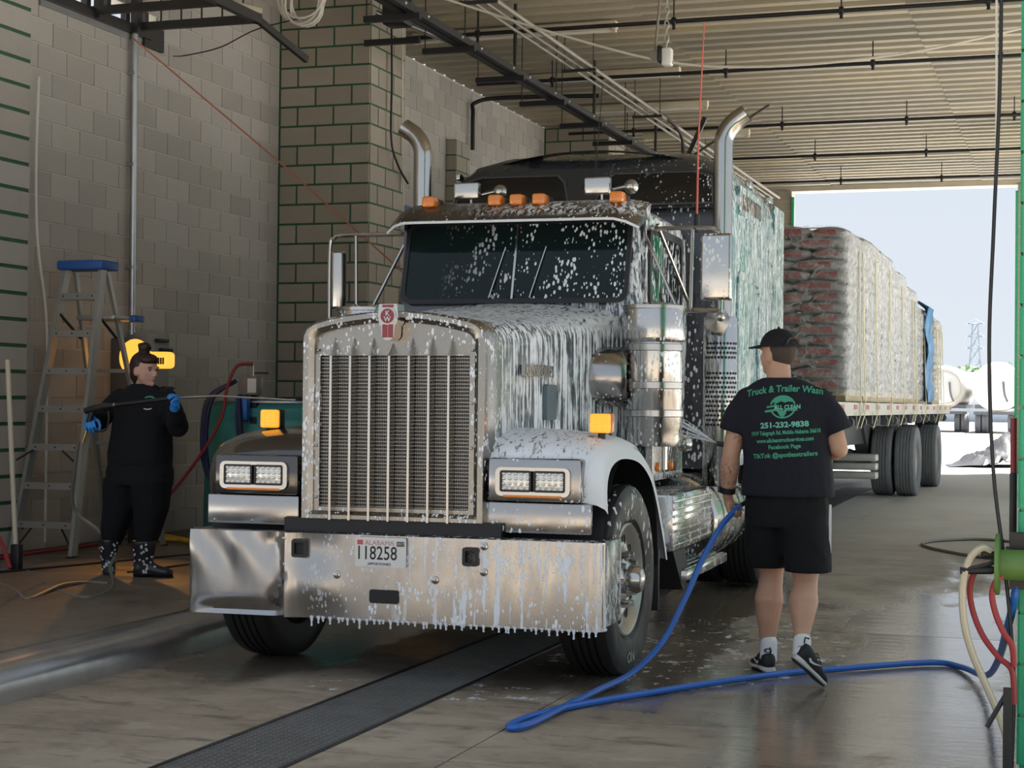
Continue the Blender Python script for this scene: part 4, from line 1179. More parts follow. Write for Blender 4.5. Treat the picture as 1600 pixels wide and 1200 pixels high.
# ================================================================ ROOF FITTINGS
# black pipes across the bay, each on its own hangers
for k, (y, lb) in enumerate(((17.35, 'nearest'), (20.1, 'second'), (24.15, 'third'), (27.3, 'fourth'), (30.4, 'farthest'))):
    t = thing('sprinkler_pipe', 'black pipe crossing under the roof, ' + lb + ' from the camera', 'pipe', (0, y, 5.5), 0, 'black cross pipes under the roof')
    MB().cyl((-7.3, 0, 0), (1.2, 0, 0), .023, .023, 10).build('pipe_run', M_BLACK, t)
    for x in (-6.3, -4.1, -2.35, -.9, 1.0):
        h = MB().lathe([(.034, -.025), (.045, -.02), (.045, .02), (.034, .025)], (x, 0, 0), (1, 0, 0), 10).build('pipe_clamp', M_BLACK, t)
        MB().cyl((x, 0, .03), (x, 0, .26), .008, .008, 6).build('hanger_rod', M_BLACK, h)
        MB().cyl((x, 0, -.03), (x, 0, -.085), .014, .02, 8).build('sprinkler_head', M_BLACK, h)
# three long conduits running down the bay
for k, (x, lb) in enumerate(((-5.33, 'right-hand'), (-5.45, 'middle'), (-5.56, 'left-hand'))):
    c = MB().cyl((x, 8, 5.3), (x + .02, 31, 5.3), .026 if k == 0 else .019, None, 10).build('long_conduit', M_RUST, None)
    tag(c, lb + ' of the three tan conduits running the length of the roof', 'conduit', 'conduits along the roof')
for k, y in enumerate((11.5, 15.0, 18.4, 21.6, 26.0)):
    t = thing('conduit_hanger', 'small trapeze hanger under the three tan conduits, ' + ['nearest the camera', 'at the top picture edge', 'beyond the first black pipe', 'beside the angled brace', 'farthest down the bay'][k], 'hanger', (-5.45, y, 5.26), 0, 'conduit hangers')
    MB().box((-.2, -.02, -.02), (.2, .02, .01)).build('trapeze_bar', M_DARKSTEEL, t, 0)
    for s in (-1, 1): MB().cyl((s * .17, 0, 0), (s * .17, 0, .52), .006, .006, 6).build('hanger_rod', M_DARKSTEEL, t)
# black strut track on cross brackets
tk = thing('strut_track', 'black double strut track running down the bay left of the conduits', 'track', (-5.8, 0, 5.0))
for s in (-1, 1): MB().box((s * .055 - .03, 12.6, -.035), (s * .055 + .03, 25.5, .03)).build('strut_channel', M_BLACK, tk, 0)
MB().cyl((0, 12.6, .05), (0, 25.5, .05), .022, .022, 8).build('track_conduit', M_GALV, tk)
for k, y in enumerate((14.1, 15.55, 17.1, 18.6, 20.2, 21.7, 23.4)):
    b = MB().box((-.42, y - .03, -.09), (.13, y + .03, -.035)).build('cross_bracket', M_BLACK, tk, 0)
    MB().cyl((-.4, y, -.05), (-.4, y, .74), .006, .006, 6).build('bracket_rod', M_BLACK, b)
    MB().cyl((.02, y, -.05), (.02, y, .74), .02 if k % 2 == 0 else .007, None, 8).build('bracket_post', M_BLACK, b)
    for q in (-.25, .3): MB().ball((.09, y + q, .0), .013, nu=6, nv=5).build('track_stud', M_WHITE, b)
# unlit strip fixtures between the deck ribs
for k, (x0, x1, y, lb) in enumerate(((-7.4, -4.95, 18.2, 'nearest, beside the first black pipe'), (-6.9, -4.85, 20.9, 'second from the camera'), (-6.9, -5.0, 23.3, 'third from the camera'), (-6.6, -4.9, 25.9, 'far one above the sleeper roof'))):
    t = thing('strip_light', 'cream unlit strip light fixture under the roof, ' + lb, 'light fixture', (0, y, 5.66), 0, 'strip lights under the roof')
    MB().rbox((x0, -.06, .0), (x1, .06, .085), .012).build('fixture_body', M_CREAM, t)
    MB().cyl((x0 + .05, 0, -.02), (x1 - .05, 0, -.02), .016, .016, 8).build('tube', M_WHITE, t)
    for x in (x0 + .03, x1 - .03): MB().box((x - .02, -.03, -.04), (x + .02, .03, .01)).build('lamp_socket', M_CREAM, t, 0)
# angled brace under the conduits
t = thing('roof_brace', 'angled steel brace with a vertical post under the conduits', 'brace', (-5.0, 22.5, 4.6))
MB().cyl((-.15, 0, -.3), (-.15, 0, .30), .022, .022, 8).build('brace_post', M_RUST, t)
MB().tube([(-.2, 0, .15), (.95, .3, .95)], .018, 8).build('diagonal_rod', M_DARKSTEEL, t)
MB().box((-.03, -.03, 0), (.03, .03, .62), Matrix.Translation((-.12, 0, .2)) @ Matrix.Rotation(.42, 4, 'Y')).build('channel_strut', M_DARKSTEEL, t, 0)
MB().tube(spline([(-.15, 0, .2), (-.19, -.1, .55), (-.32, -.5, .72), (-.34, -1.0, .72)], 4), .02, 8).build('bent_conduit', M_DARKSTEEL, t)
# chain hoist hook and box on the middle of the roof
t = thing('hanging_trolley', 'small white and black trolley block hanging on chain from the roof', 'hoist', (-3.37, 14.0, 4.42))
MB().rbox((-.035, -.05, -.08), (.05, .05, .07), .015).build('trolley_body', M_WHITE, t)
MB().rbox((-.07, -.06, -.05), (-.03, .06, .09), .01).build('side_plate', M_BLACK, t)
MB().lathe([(0, -.02), (.05, -.018), (.05, .018), (0, .02)], (-.10, 0, .02), (0, 1, 0), 14).build('pulley', M_RUST, t)
for k in range(11):
    z = .10 + k * .06
    rg = [(.018 * math.cos(a), 0, .038 * math.sin(a)) for a in [2 * PI * i / 10 for i in range(11)]]
    MB().tube([Vector((0 + (p[0] if k % 2 else 0), (0 if k % 2 else p[0]), z + p[2])) for p in rg], .006, 5, False).build('chain_link', M_GALV, t)
MB().tube([(-.10, 0, .05), (-.06, 0, .5), (-.03, 0, 1.3)], .012, 6).build('strap', M_RUST, t)
# long slack cable across the bay
tag(MB().tube(spline([(-6.6, 13.4, 5.4), (-5.37, 14, 5.04), (-4.41, 14, 4.695), (-3.38, 14, 4.38), (-2.5, 14, 4.29), (-1.45, 14, 4.33), (-.5, 14, 4.48), (.3, 14, 4.66)], 6), .011, 6).build('slack_cable', M_CABLE, None), 'pale slack cable sagging across the bay below the roof', 'cable')
# two cables hanging down beside the green column
tag(MB().tube(spline([(-.32, 7.02, 5.7), (-.318, 7.0, 4.0), (-.315, 7.0, 2.9), (-.335, 6.98, 2.2), (-.35, 6.98, 1.7), (-.33, 6.97, 1.2), (-.28, 6.95, .8), (-.245, 6.93, .4), (-.25, 6.9, .02)], 6), .0075, 6).build('hanging_hose', M_BLACK, None), 'black hose hanging down in front of the green column edge', 'hose')
tag(MB().tube(spline([(-.345, 7.06, 5.7), (-.338, 7.04, 4.0), (-.33, 7.04, 2.4)], 4), .005, 6).build('hanging_cable', M_CABLE, None), 'thin pale cable hanging beside the black hose at right', 'cable')

# ---- steel platform on the left wall with daylight slot, hose coil
t = thing('steel_platform', 'dark steel angle-iron platform bracketed high on the left wall', 'platform', (-7.95, 12.9, 4.72))
for y in (-1.25, -.6, .05): MB().box((0, y - .025, -.03), (1.25, y + .025, .04)).build('cross_angle', M_DARKSTEEL, t, 0)
MB().box((.02, -1.6, -.06), (.07, .3, .02)).build('wall_ledger', M_DARKSTEEL, t, 0)
MB().box((1.2, -1.6, -.03), (1.26, .1, .05)).build('outer_angle', M_DARKSTEEL, t, 0)
MB().box((.05, -.04, -.06), (.12, .04, .30)).build('post', M_DARKSTEEL, t, 0)
MB().box((.05, -.62, -.06), (.11, -.56, .30)).build('post', M_DARKSTEEL, t, 0)
MB().tube([(.3, -1.0, .25), (1.25, .1, .08)], .028, 8).build('cream_pipe', M_CREAM, t)
MB().box((-.02, -.02, -.03), (.02, 1.0, .03), Matrix.Translation((1.15, .0, .08)) @ Matrix.Rotation(-.12, 4, 'Z') @ Matrix.Rotation(-.25, 4, 'X')).build('brown_bar', M_DARKSTEEL, t, 0)
for s in range(5): MB().cyl((.3 + s * .2, .05, .0), (.3 + s * .2, .05, .4), .008, .008, 6).build('hanger_rod', M_BLACK, t)
w1 = struct(MB().box((-8.13, slotY0, Z0 + 21.6 * CH - .02), (-7.93, slotY1, Z0 + 21.6 * CH + .03)).build('window_1', M_GALV, smooth=0))
for k in range(6): MB().box((-8.0, slotY0 + .05 + k * .31, Z0 + 21.6 * CH), (-7.94, slotY0 + .11 + k * .31, Z0 + 23 * CH)).build('mullion', M_DARKSTEEL, w1, 0)
tag(MB().box((-7.97, 13.12, 4.60), (-7.91, 13.45, 4.80)).build('wall_vent', M_DARKSTEEL, None, 0), 'small dark vent plate on the left wall beside the conduit top', 'vent')
pts = []
for i in range(150):
    a = i * 2 * PI / 22
    r = .19 + .04 * math.sin(i * .37)
    pts.append((-6.5 + r * math.cos(a) + .035 * math.sin(i * .21), 13.4 + .04 * math.sin(i * .13), 4.97 + r * 1.0 * math.sin(a)))
tag(MB().tube(pts, .011, 6).build('hose_coil', M_CABLE, None), 'coil of pale hose hung up beside the block column top', 'hose')
tag(MB().tube(spline([(-6.5, 13.4, 4.82), (-6.9, 13.3, 4.72), (-7.2, 13.2, 4.56), (-7.6, 13.3, 4.53), (-7.9, 13.6, 4.60)], 6), .006, 6).build('loose_cable', M_BLACK, None), 'thin loose dark cable drooping from the hose coil to the wall', 'cable')
# conduit and cables on the left wall
t = thing('wall_conduit', 'vertical galvanised conduit down the left wall to the electrical box', 'conduit', (-7.90, 12.95, 0))
MB().cyl((0, 0, 2.02), (0, -.02, 4.66), .03, .03, 12).build('conduit_pipe', M_GALV, t)
for z in (2.6, 3.5, 4.3): MB().box((-.05, -.05, z), (.02, .05, z + .03)).build('pipe_strap', M_GALV, t, 0)
tag(MB().tube(spline([(-7.84, 11.42, 4.0), (-7.86, 11.43, 3.3), (-7.85, 11.45, 2.7), (-7.86, 11.6, 2.1), (-7.86, 11.62, 1.4), (-7.86, 11.62, .3)], 5), .011, 6).build('wall_cable', M_CABLE, None), 'white cable running down the wall beside the pilaster', 'cable')
tag(MB().tube([(-7.85, 12.82, 4.6), (-6.7, 13.4, 3.55), (-5.0, 13.9, 2.0)], .008, 6).build('red_rope', simple('red_cord', (.45, .17, .10), .7), None), 'red cord stretched diagonally from the wall top to behind the truck', 'cord')
# black cable loop and white cord on the block column
tag(MB().tube(spline([(-6.88, 16.3, 5.4), (-6.87, 16.3, 4.8), (-6.86, 16.28, 4.2), (-6.85, 16.45, 3.95), (-6.86, 16.75, 3.80)], 6), .012, 6).build('black_cable', M_BLACK, None), 'black cable looping down the side of the block column', 'cable')
tag(MB().tube(spline([(-6.86, 16.55, 5.45), (-6.87, 16.6, 4.5), (-6.87, 16.68, 3.0), (-6.86, 16.70, 1.0)], 5), .008, 6).build('white_cord', M_CABLE, None), 'thin white cord hanging down the side of the block column', 'cord')
t = thing('column_bracket', 'black bracket with a short grey pipe end at the column top', 'bracket', (-6.9, 15.8, 5.1))
MB().box((-.05, -.05, -.02), (.55, .0, .04)).build('bracket_bar', M_BLACK, t, 0)
MB().cyl((.1, -.1, .30), (.75, .3, .05), .03, .03, 10).build('grey_pipe', M_GALV, t)
MB().rbox((.2, -.2, .15), (.45, .05, .4), .03).build('motor', M_DARKSTEEL, t)
# bent black conduit and dark panels on the far wall
tag(MB().tube(spline([(-7.88, 21.55, 4.9), (-7.88, 21.55, 5.4), (-7.87, 21.6, 5.55), (-7.5, 21.7, 5.62), (-6.2, 21.9, 5.62)], 6), .03, 8).build('bent_conduit', M_BLACK, None), 'black conduit bending off the far wall onto the roof', 'conduit')
t = thing('wall_panel', 'dark grey and blue panel on the wall behind the left exhaust stack', 'panel', (-7.9, 17.4, 2.9))
MB().rbox((0, 0, 0), (.12, .75, 1.05), .01).build('panel_box', simple('panel_grey', (.06, .065, .08), .5), t)
MB().rbox((.0, .95, .1), (.10, 2.9, .95), .01).build('panel_blue', simple('panel_blue', (.07, .14, .30), .5, 0, .4, 8), t)
# ================================================================ LEFT SIDE PROPS
M_ALU = simple('ladder_aluminium', (.46, .45, .42), .4, .75, .2, 5)
M_LBLUE = simple('ladder_blue_plastic', (.02, .10, .36), .45)
M_TEAL = simple('teal_poly_tank', (.06, .31, .30), .45, 0, .12, 2)
M_HOSEG = simple('grey_hose', (.16, .155, .14), .5)
M_HOSER = simple('red_hose', (.30, .03, .035), .45)
M_HOSEB = simple('blue_hose', (.02, .13, .50), .35)
M_NAVY = simple('navy_hose', (.012, .02, .07), .4)
M_YEL = simple('yellow_frame_paint', (.60, .36, .03), .5)
ld = thing('step_ladder', 'tall aluminium step ladder with a blue top cap against the wall', 'ladder', (-7.5, 11.45, .222))
fl0, fl1 = Vector((-.33, -.32, 0)), Vector((-.155, .12, 2.26))
fr0, fr1 = Vector((.215, -.32, 0)), Vector((.17, .12, 2.26))
def rail(a, b, w, d, name, m=M_ALU):
    a, b = Vector(a), Vector(b)
    mb = MB()
    for off in ((-w, -d), (-w, d)):
        pass
    dirv = (b - a).normalized()
    mb.loft([[c + Vector((sx * w, sy * d, 0)) for sx, sy in ((-1, -1), (1, -1), (1, 1), (-1, 1))] for c in (a, b)])
    return mb.build(name, m, ld, 0)
for a, b in ((fl0, fl1), (fr0, fr1)):
    r = rail(a, b, .016, .04, 'front_rail')
    MB().rbox((a.x - .025, a.y - .05, -.005), (a.x + .025, a.y + .05, .03), .006, 1).build('ladder_foot', M_BLACK, r)
for a, b in (((-.27, .95, 0), (-.14, .22, 2.24)), ((.27, .95, 0), (.15, .22, 2.24))):
    r = rail(a, b, .014, .022, 'rear_rail')
    MB().rbox((a[0] - .022, a[1] - .03, -.005), (a[0] + .022, a[1] + .03, .03), .006, 1).build('ladder_foot', M_BLACK, r)
for k in range(7):
    z = .26 + k * .297
    t_ = z / 2.26
    a, b = fl0.lerp(fl1, t_), fr0.lerp(fr1, t_)
    s_ = MB().box((a.x, a.y - .045, z - .028), (b.x, a.y + .045, z + .022)).build('step', M_ALU, ld, 0)
    for q in (.12, .5, .88): MB().ball((lerp(a.x, b.x, q), a.y - .046, z - .002), .007, nu=6, nv=5).build('rivet', M_BLACK, s_)
for zz in (.28, .87, 1.46):
    t_ = zz / 2.24
    MB().box((lerp(-.27, -.14, t_), lerp(.95, .22, t_) - .012, zz - .015), (lerp(.27, .15, t_), lerp(.95, .22, t_) + .012, zz + .015)).build('rear_brace', M_ALU, ld, 0)
for sx, x0, x1 in ((-1, -.32, -.2), (1, .21, .09)):
    for za, zb in ((.06, .235), (.75, .83)):
        MB().tube([(x0 * .97, -.30 + .0, za), (x1 * .9, -.27, zb)], .008, 5).build('corner_brace', M_DARKSTEEL, ld)
MB().rbox((-.205, .04, 2.25), (.215, .30, 2.325), .02).build('top_cap', M_LBLUE, ld)
MB().rbox((-.12, .2, 1.86), (.23, .55, 1.90), .01).build('paint_shelf', M_ALU, ld)
MB().rbox((.2, .45, 1.85), (.27, .6, 1.91), .015).build('shelf_clip', M_LBLUE, ld)
for s in (-1, 1): MB().tube([(s * .17, .05, 1.9), (s * .165, .34, 1.72)], .012, 6).build('spreader_bar', M_DARKSTEEL, ld)

tank = thing('poly_tank', 'upright teal plastic tank standing against the column', 'tank', (-6.72, 13.75, .235))
MB().lathe([(0, 0), (.74, 0), (.77, .03), (.78, .08), (.78, 1.0), (.765, 1.03), (.765, 1.06), (.775, 1.09), (.775, 1.15), (.72, 1.20), (.0, 1.22)], (0, 0, 0), (0, 0, 1), 48).build('tank_body', M_TEAL, tank)
MB().lathe([(.2, 1.2), (.2, 1.25), (.0, 1.26)], (.1, -.1, 0), (0, 0, 1), 20).build('tank_lid', M_BLACK, tank)
MB().lathe([(.768, 1.195), (.79, 1.2), (.79, 1.215), (.76, 1.22)], (0, 0, 0), (0, 0, 1), 48).build('tank_rim', M_GALV, tank)
# dispenser on the column above the tank with hung hoses
dsp = thing('soap_dispenser', 'grey soap dispenser box with a label and lever above the tank', 'dispenser', (-6.72, 12.92, 1.50))
MB().rbox((-.09, -.05, .0), (.09, .06, .16), .012).build('dispenser_box', simple('dispenser_grey', (.22, .20, .18), .4), dsp)
MB().box((.0, -.054, .02), (.08, -.05, .14)).build('paper_label', M_WHITE, dsp, 0)
MB().cyl((.03, 0, .16), (.03, 0, .25), .012).cyl((.03, 0, .25), (-.03, 0, .27), .012).build('outlet_elbow', M_GALV, dsp)
MB().rbox((.04, -.01, .18), (.17, .01, .195), .005).build('lever', M_BLACK, dsp)
MB().rbox((-.13, -.04, -.22), (-.01, .04, .0), .02).build('bracket', M_HOSEB, dsp)
MB().box((-.03, .06, -.9), (.03, .1, .1)).build('mounting_post', M_DARKSTEEL, dsp, 0)
for k, (x, w) in enumerate(((-.30, .16), (-.26, .11), (-.21, .07))):
    pts = spline([(-6.80 + x * .1, 12.86, 1.62), (-6.92 + x * .5, 12.84, 1.48), (-6.98 + x * .5, 12.83, 1.2), (-6.97 + x * .4, 12.83, .85), (-6.86 + x * .2, 12.84, .72), (-6.72, 12.85, .85), (-6.74 - w * .4, 12.86, 1.2), (-6.80, 12.87, 1.5)], 6)
    tag(MB().tube(pts, .017, 7).build('hung_hose', M_NAVY, None), 'navy hose loop hung below the soap dispenser, ' + ['outermost', 'middle', 'innermost'][k] + ' of three', 'hose', 'navy hose loops')
tag(MB().tube(spline([(-6.69, 12.9, 1.765), (-6.80, 12.82, 1.74), (-6.88, 12.8, 1.55), (-6.93, 12.8, 1.3), (-7.10, 12.75, .98), (-7.40, 12.7, .60), (-7.60, 12.6, .40), (-7.72, 12.45, .27), (-7.70, 11.83, .25), (-7.73, 11.36, .25), (-7.68, 10.8, .25), (-7.6, 10.2, .25)], 6), .014, 7).build('red_hose', M_HOSER, None), 'red hose from the dispenser down to the floor and along the wall', 'hose')
yf = thing('yellow_stand', 'low yellow steel floor frame behind the woman', 'stand', (-7.35, 12.75, .237))
MB().tube([(-.45, .3, .05), (.35, -.25, .03)], .022, 8).build('frame_bar', M_YEL, yf)
MB().tube([(-.35, -.1, .03), (.15, -.08, .03)], .018, 8).build('frame_bar', M_YEL, yf)
MB().tube([(-.3, .2, .05), (-.3, .2, .45)], .02, 8).build('frame_post', M_YEL, yf)
# electrical boxes and the amber work lamp
bx = thing('electrical_box', 'grey electrical disconnect boxes on the wall below the conduit', 'electrical box', (-7.94, 12.7, 1.30))
MB().rbox((0, -.02, 0), (.16, .22, .68), .01).build('dark_box', simple('box_dark', (.09, .09, .09), .5), bx)
MB().rbox((.0, .24, .1), (.2, .62, .74), .01).build('grey_box', simple('box_grey', (.27, .27, .26), .5), bx)
for y, z in ((.45, .66), (.52, .58), (.55, .24)): MB().rbox((.2, y - .09, z), (.25, y + .09, z + .03), .01).build('switch_handle', M_BLACK, bx)
wl = thing('work_lamp', 'glowing amber plastic lamp housing with slotted end behind the woman', 'lamp', (-7.45, 12.35, 1.80))
M_GLOW = simple('glowing_amber', (.7, .33, .03), .4, 0, .5, 9, emit=(1.0, .45, .06), estr=.55)
mb = MB(); mb.ball((-.05, 0, .0), (.14, .11, .16)); mb.rbox((.0, -.07, -.09), (.30, .07, .05), .03)
blob('lamp_housing', mb, M_GLOW, wl, .012, 3)
for i in range(4): MB().box((.19 + i * .022, -.085, -.055), (.20 + i * .022, -.07, .0)).build('lamp_slot', M_DARKSTEEL, wl, 0)
MB().cyl((-.12, .1, -.15), (-.12, .12, -.9), .018).build('lamp_post', M_BLACK, wl)
MB().rbox((-.2, .02, -.98), (-.04, .25, -.9), .02).build('lamp_base', M_BLACK, wl)
MB().box((-.16, .1, -1.57), (-.08, .16, -.95)).build('lamp_leg', M_BLACK, wl, 0)
ll = bpy.data.lights.new('amber_glow', 'SPOT'); ll.energy = 20; ll.color = (1.0, .42, .08); ll.shadow_soft_size = .04; ll.spot_size = math.radians(70); ll.spot_blend = .6
lo = link('amber_glow', ll, wl); lo.location = (.12, -.2, -.02); lo.rotation_euler = Vector((1.25, -2.6, -1.35)).to_track_quat('-Z', 'Y').to_euler()
# brush and hose at the picture edge
br = thing('wash_brush', 'pale pole brush leaning at the left picture edge', 'brush', (-7.1, 10.15, .225))
MB().tube([(.0, 0, .10), (-.2, .15, 1.5)], .018, 8).build('pole', M_CREAM, br)
MB().rbox((-.03, -.03, .0), (.04, .03, .2), .01).build('brush_head', M_BLACK, br)
tag(MB().tube(spline([(-7.35, 10.0, .75), (-7.28, 10.05, .62), (-7.18, 10.1, .42), (-7.10, 10.08, .26)], 5), .016, 7).build('red_hose_end', M_HOSER, None), 'short red hose end hanging beside the wash brush', 'hose')
# hose lying on the walkway, leading up to the woman's gun
tag(MB().tube(spline([(-6.52, 10.02, 1.16), (-6.60, 10.1, .95), (-6.70, 10.25, .68), (-6.52, 10.3, .52), (-6.38, 10.28, .40), (-6.34, 10.15, .29), (-6.22, 10.0, .226), (-5.93, 9.5, .222), (-5.82, 9.08, .22), (-6.15, 9.26, .222), (-6.86, 10.03, .23), (-7.2, 10.25, .235), (-7.3, 9.9, .235), (-6.8, 9.5, .23), (-6.39, 9.15, .226), (-6.1, 8.85, .222), (-6.24, 9.42, .245), (-6.25, 9.74, .23), (-6.12, 9.78, .225)], 7), .0125, 7).build('grey_hose', M_HOSEG, None), 'thin grey hose looping over the walkway up to the wash gun', 'hose')
for k, (a, b, lb) in enumerate((((-7.6, 8.4, .245), (-6.5, 12.2, .235), 'rear'), ((-6.35, 10.4, .23), (-6.2, 12.2, .23), 'front'))):
    tag(MB().tube([a, tuple(lerp(a[i], b[i], .5) + (.05 if i == 0 else 0) for i in range(3)), b], .014, 6).build('black_hose', M_BLACK, None), 'black hose lying straight along the walkway, ' + lb + ' of two', 'hose', 'black hoses on the walkway')

# ================================================================ RIGHT SIDE PROPS
M_HOSEC = simple('cream_hose', (.50, .46, .33), .4)
M_REELG = simple('reel_green', (.10, .20, .045), .5)
rl = thing('hose_reel', 'small green hose reel fixed to the green column', 'hose reel', (-.245, 6.88, .86))
MB().lathe([(0, -.10), (.12, -.10), (.12, -.085), (.06, -.08), (.06, .08), (.12, .085), (.12, .10), (0, .10)], (.03, 0, -.02), (1, 0, 0), 28).build('drum', M_REELG, rl)
MB().box((-.02, .05, -.12), (.04, .13, .1)).build('wall_bracket', M_DARKSTEEL, rl, 0)
for z in (.02, -.04): MB().cyl((-.12, -.05, z), (-.06, -.03, z), .014).build('coupling', M_DARKSTEEL, rl)
MB().cyl((-.20, -.06, -.045), (-.08, -.04, -.04), .014, .016).build('gun_barrel', M_BLACK, rl)
MB().tube([(-.19, -.07, -.04), (-.10, -.05, -.02), (-.06, -.03, .0)], .010, 6).build('gun_handle', M_DARKSTEEL, rl)
tag(MB().tube(spline([(-.33, 6.84, .895), (-.365, 6.83, .905), (-.41, 6.82, .86), (-.435, 6.82, .76), (-.43, 6.82, .62), (-.40, 6.83, .50), (-.35, 6.84, .38), (-.29, 6.84, .24), (-.262, 6.82, .14), (-.27, 6.8, .02)], 6), .0145, 8).build('cream_hose', M_HOSEC, None), 'cream hose arching out of the green reel to the floor', 'hose')
tag(MB().tube(spline([(-.34, 6.87, .84), (-.385, 6.86, .82), (-.41, 6.86, .75), (-.40, 6.86, .66), (-.36, 6.86, .56), (-.30, 6.86, .48), (-.25, 6.86, .43), (-.24, 6.87, .30)], 6), .0115, 8).build('red_hose_loop', M_HOSER, None), 'dark red hose hanging in a long loop below the reel', 'hose')
tag(MB().tube(spline([(-.29, 6.84, .80), (-.315, 6.83, .77), (-.325, 6.83, .72), (-.31, 6.83, .65), (-.28, 6.83, .58), (-.25, 6.84, .53), (-.242, 6.85, .45)], 6), .0125, 8).build('red_hose_short', M_HOSER, None), 'short dark red hose curling under the reel beside the column', 'hose')
bh = thing('blue_hose', 'bright blue hose running from the reel over the floor to the man', 'hose', (0, 0, 0))
MB().tube(spline([(-.235, 6.95, .78), (-.25, 6.97, .68), (-.29, 7.3, .52), (-.36, 8.1, .28), (-.46, 9.0, .08), (-.62, 9.65, .02), (-.81, 9.75, .02), (-1.28, 9.29, .02), (-1.50, 9.06, .02), (-1.78, 8.62, .02), (-2.06, 8.12, .02), (-2.27, 7.70, .02), (-2.38, 7.35, .02), (-2.40, 7.12, .02), (-2.36, 7.07, .022), (-2.32, 7.2, .022), (-2.30, 7.6, .025), (-2.27, 8.1, .03), (-2.20, 8.5, .06), (-2.09, 8.72, .2), (-2.0, 8.85, .42), (-1.93, 8.95, .62), (-1.855, 9.06, .79), (-1.80, 9.135, .868), (-1.775, 9.19, .90)], 7), .0165, 8).build('hose_run', M_HOSEB, bh)
MB().tube([(-1.778, 9.185, .898), (-1.74, 9.22, .925), (-1.66, 9.25, .935)], .014, 8).build('hose_coupling', M_BLACK, bh)
sq = thing('squeegee', 'red and black handled squeegee hung behind the green column', 'squeegee', (-.275, 7.55, .86))
MB().cyl((0, 0, .30), (.0, 0, .55), .013).build('red_grip', M_HOSER, sq)
MB().rbox((-.015, -.015, .0), (.015, .015, .32), .01).build('black_handle', M_BLACK, sq)
MB().rbox((-.03, -.01, -.05), (.06, .012, .0), .006).build('blade', M_RUBBER, sq)
sn = thing('hose_guide', 'black steel hose guide standing on the floor at the right picture corner', 'hose guide', (-.26, 6.62, 0))
MB().box((-.012, -.015, 0), (.02, .015, .40)).build('upright', M_BLACK, sn, 0)
MB().tube([(.0, 0, .38), (-.07, -.01, .25)], .010, 6).build('angled_arm', M_BLACK, sn)
MB().rbox((-.08, -.08, 0), (.06, .08, .012), .004).build('base_plate', M_BLACK, sn)
tag(MB().tube(spline([(-.45, 17.4, fz(17.4) + .015), (-.97, 17.7, fz(17.7) + .015), (-1.43, 17.25, fz(17.25) + .015), (-1.40, 16.7, fz(16.7) + .015), (-.93, 16.0, fz(16) + .015), (-.3, 15.6, fz(15.6) + .015)], 6), .016, 6).build('floor_cable', M_RUST, None), 'brown cable bowed on the floor beyond the man', 'cable')
# ================================================================ PEOPLE
M_SKIN = simple('skin_tan', (.50, .285, .19), .55, 0, .08, 12)
def tattoo_mat():
    t = NT('skin_tattooed'); p = t.pos(True); x = t.xyz(p)
    c = t.mix(t.noise(p, 12, 3), (.48, .265, .175), (.55, .315, .21))
    ink = t.mapr(t.noise(p, 26, 3, .7, 1.5), .52, .56)
    g = t.math('MULTIPLY', t.mapr(x['X'], -1.70, -1.74), t.math('MAXIMUM', t.math('MULTIPLY', t.mapr(x['Z'], .96, 1.0), t.mapr(x['Z'], 1.15, 1.12)), t.mapr(x['Z'], 1.23, 1.27)))
    c = t.mix(t.math('MULTIPLY', t.math('MULTIPLY', ink, g), .6), c, (.07, .06, .06))
    return t.done(t.bsdf(c, .55))
M_SKINT = tattoo_mat()
M_SKINP = simple('skin_pale', (.56, .33, .25), .55, 0, .06, 12)
def cloth(name, col, rough=.9, fold=.5):
    t = NT(name); p = t.pos(True)
    n = t.noise(t.scaled(p, (9, 9, 5)), 1.0, 3, .55, .6)
    c = t.mix(t.noise(p, 30, 3), tuple(q * .8 for q in col), tuple(q * 1.2 for q in col))
    return t.done(t.bsdf(c, rough, 0, t.bump(n, fold, .03), .3))
M_TEE = cloth('navy_black_tee', (.013, .0135, .021))
M_SHORT = cloth('black_shorts', (.007, .007, .009))
M_SWEAT = cloth('black_sweatshirt', (.008, .009, .011))
M_CAP = cloth('black_cap', (.012, .0115, .015), .8, .15)
M_PRINT = simple('green_shirt_print', (.045, .32, .19), .6)
M_PRINT2 = simple('pale_shirt_print', (.16, .50, .38), .6)
M_HAIR = simple('dark_brown_hair', (.028, .014, .010), .5, 0, .4, 40)
M_HAIRS = simple('short_dark_hair', (.06, .04, .032), .8, 0, .3, 60)
M_SOCK = simple('white_sock', (.72, .72, .72), .9)
M_SHOE = simple('black_shoe', (.016, .016, .018), .7)
M_SOLE = simple('white_sole', (.62, .61, .58), .6)
M_GLOVE = simple('blue_nitrile', (.03, .25, .72), .4)
M_BOOT = simple('boot_rubber', (.018, .020, .026), .3)
M_EYE = simple('eye_dark', (.03, .02, .015), .3)
M_LIP = simple('lip', (.42, .17, .14), .5)

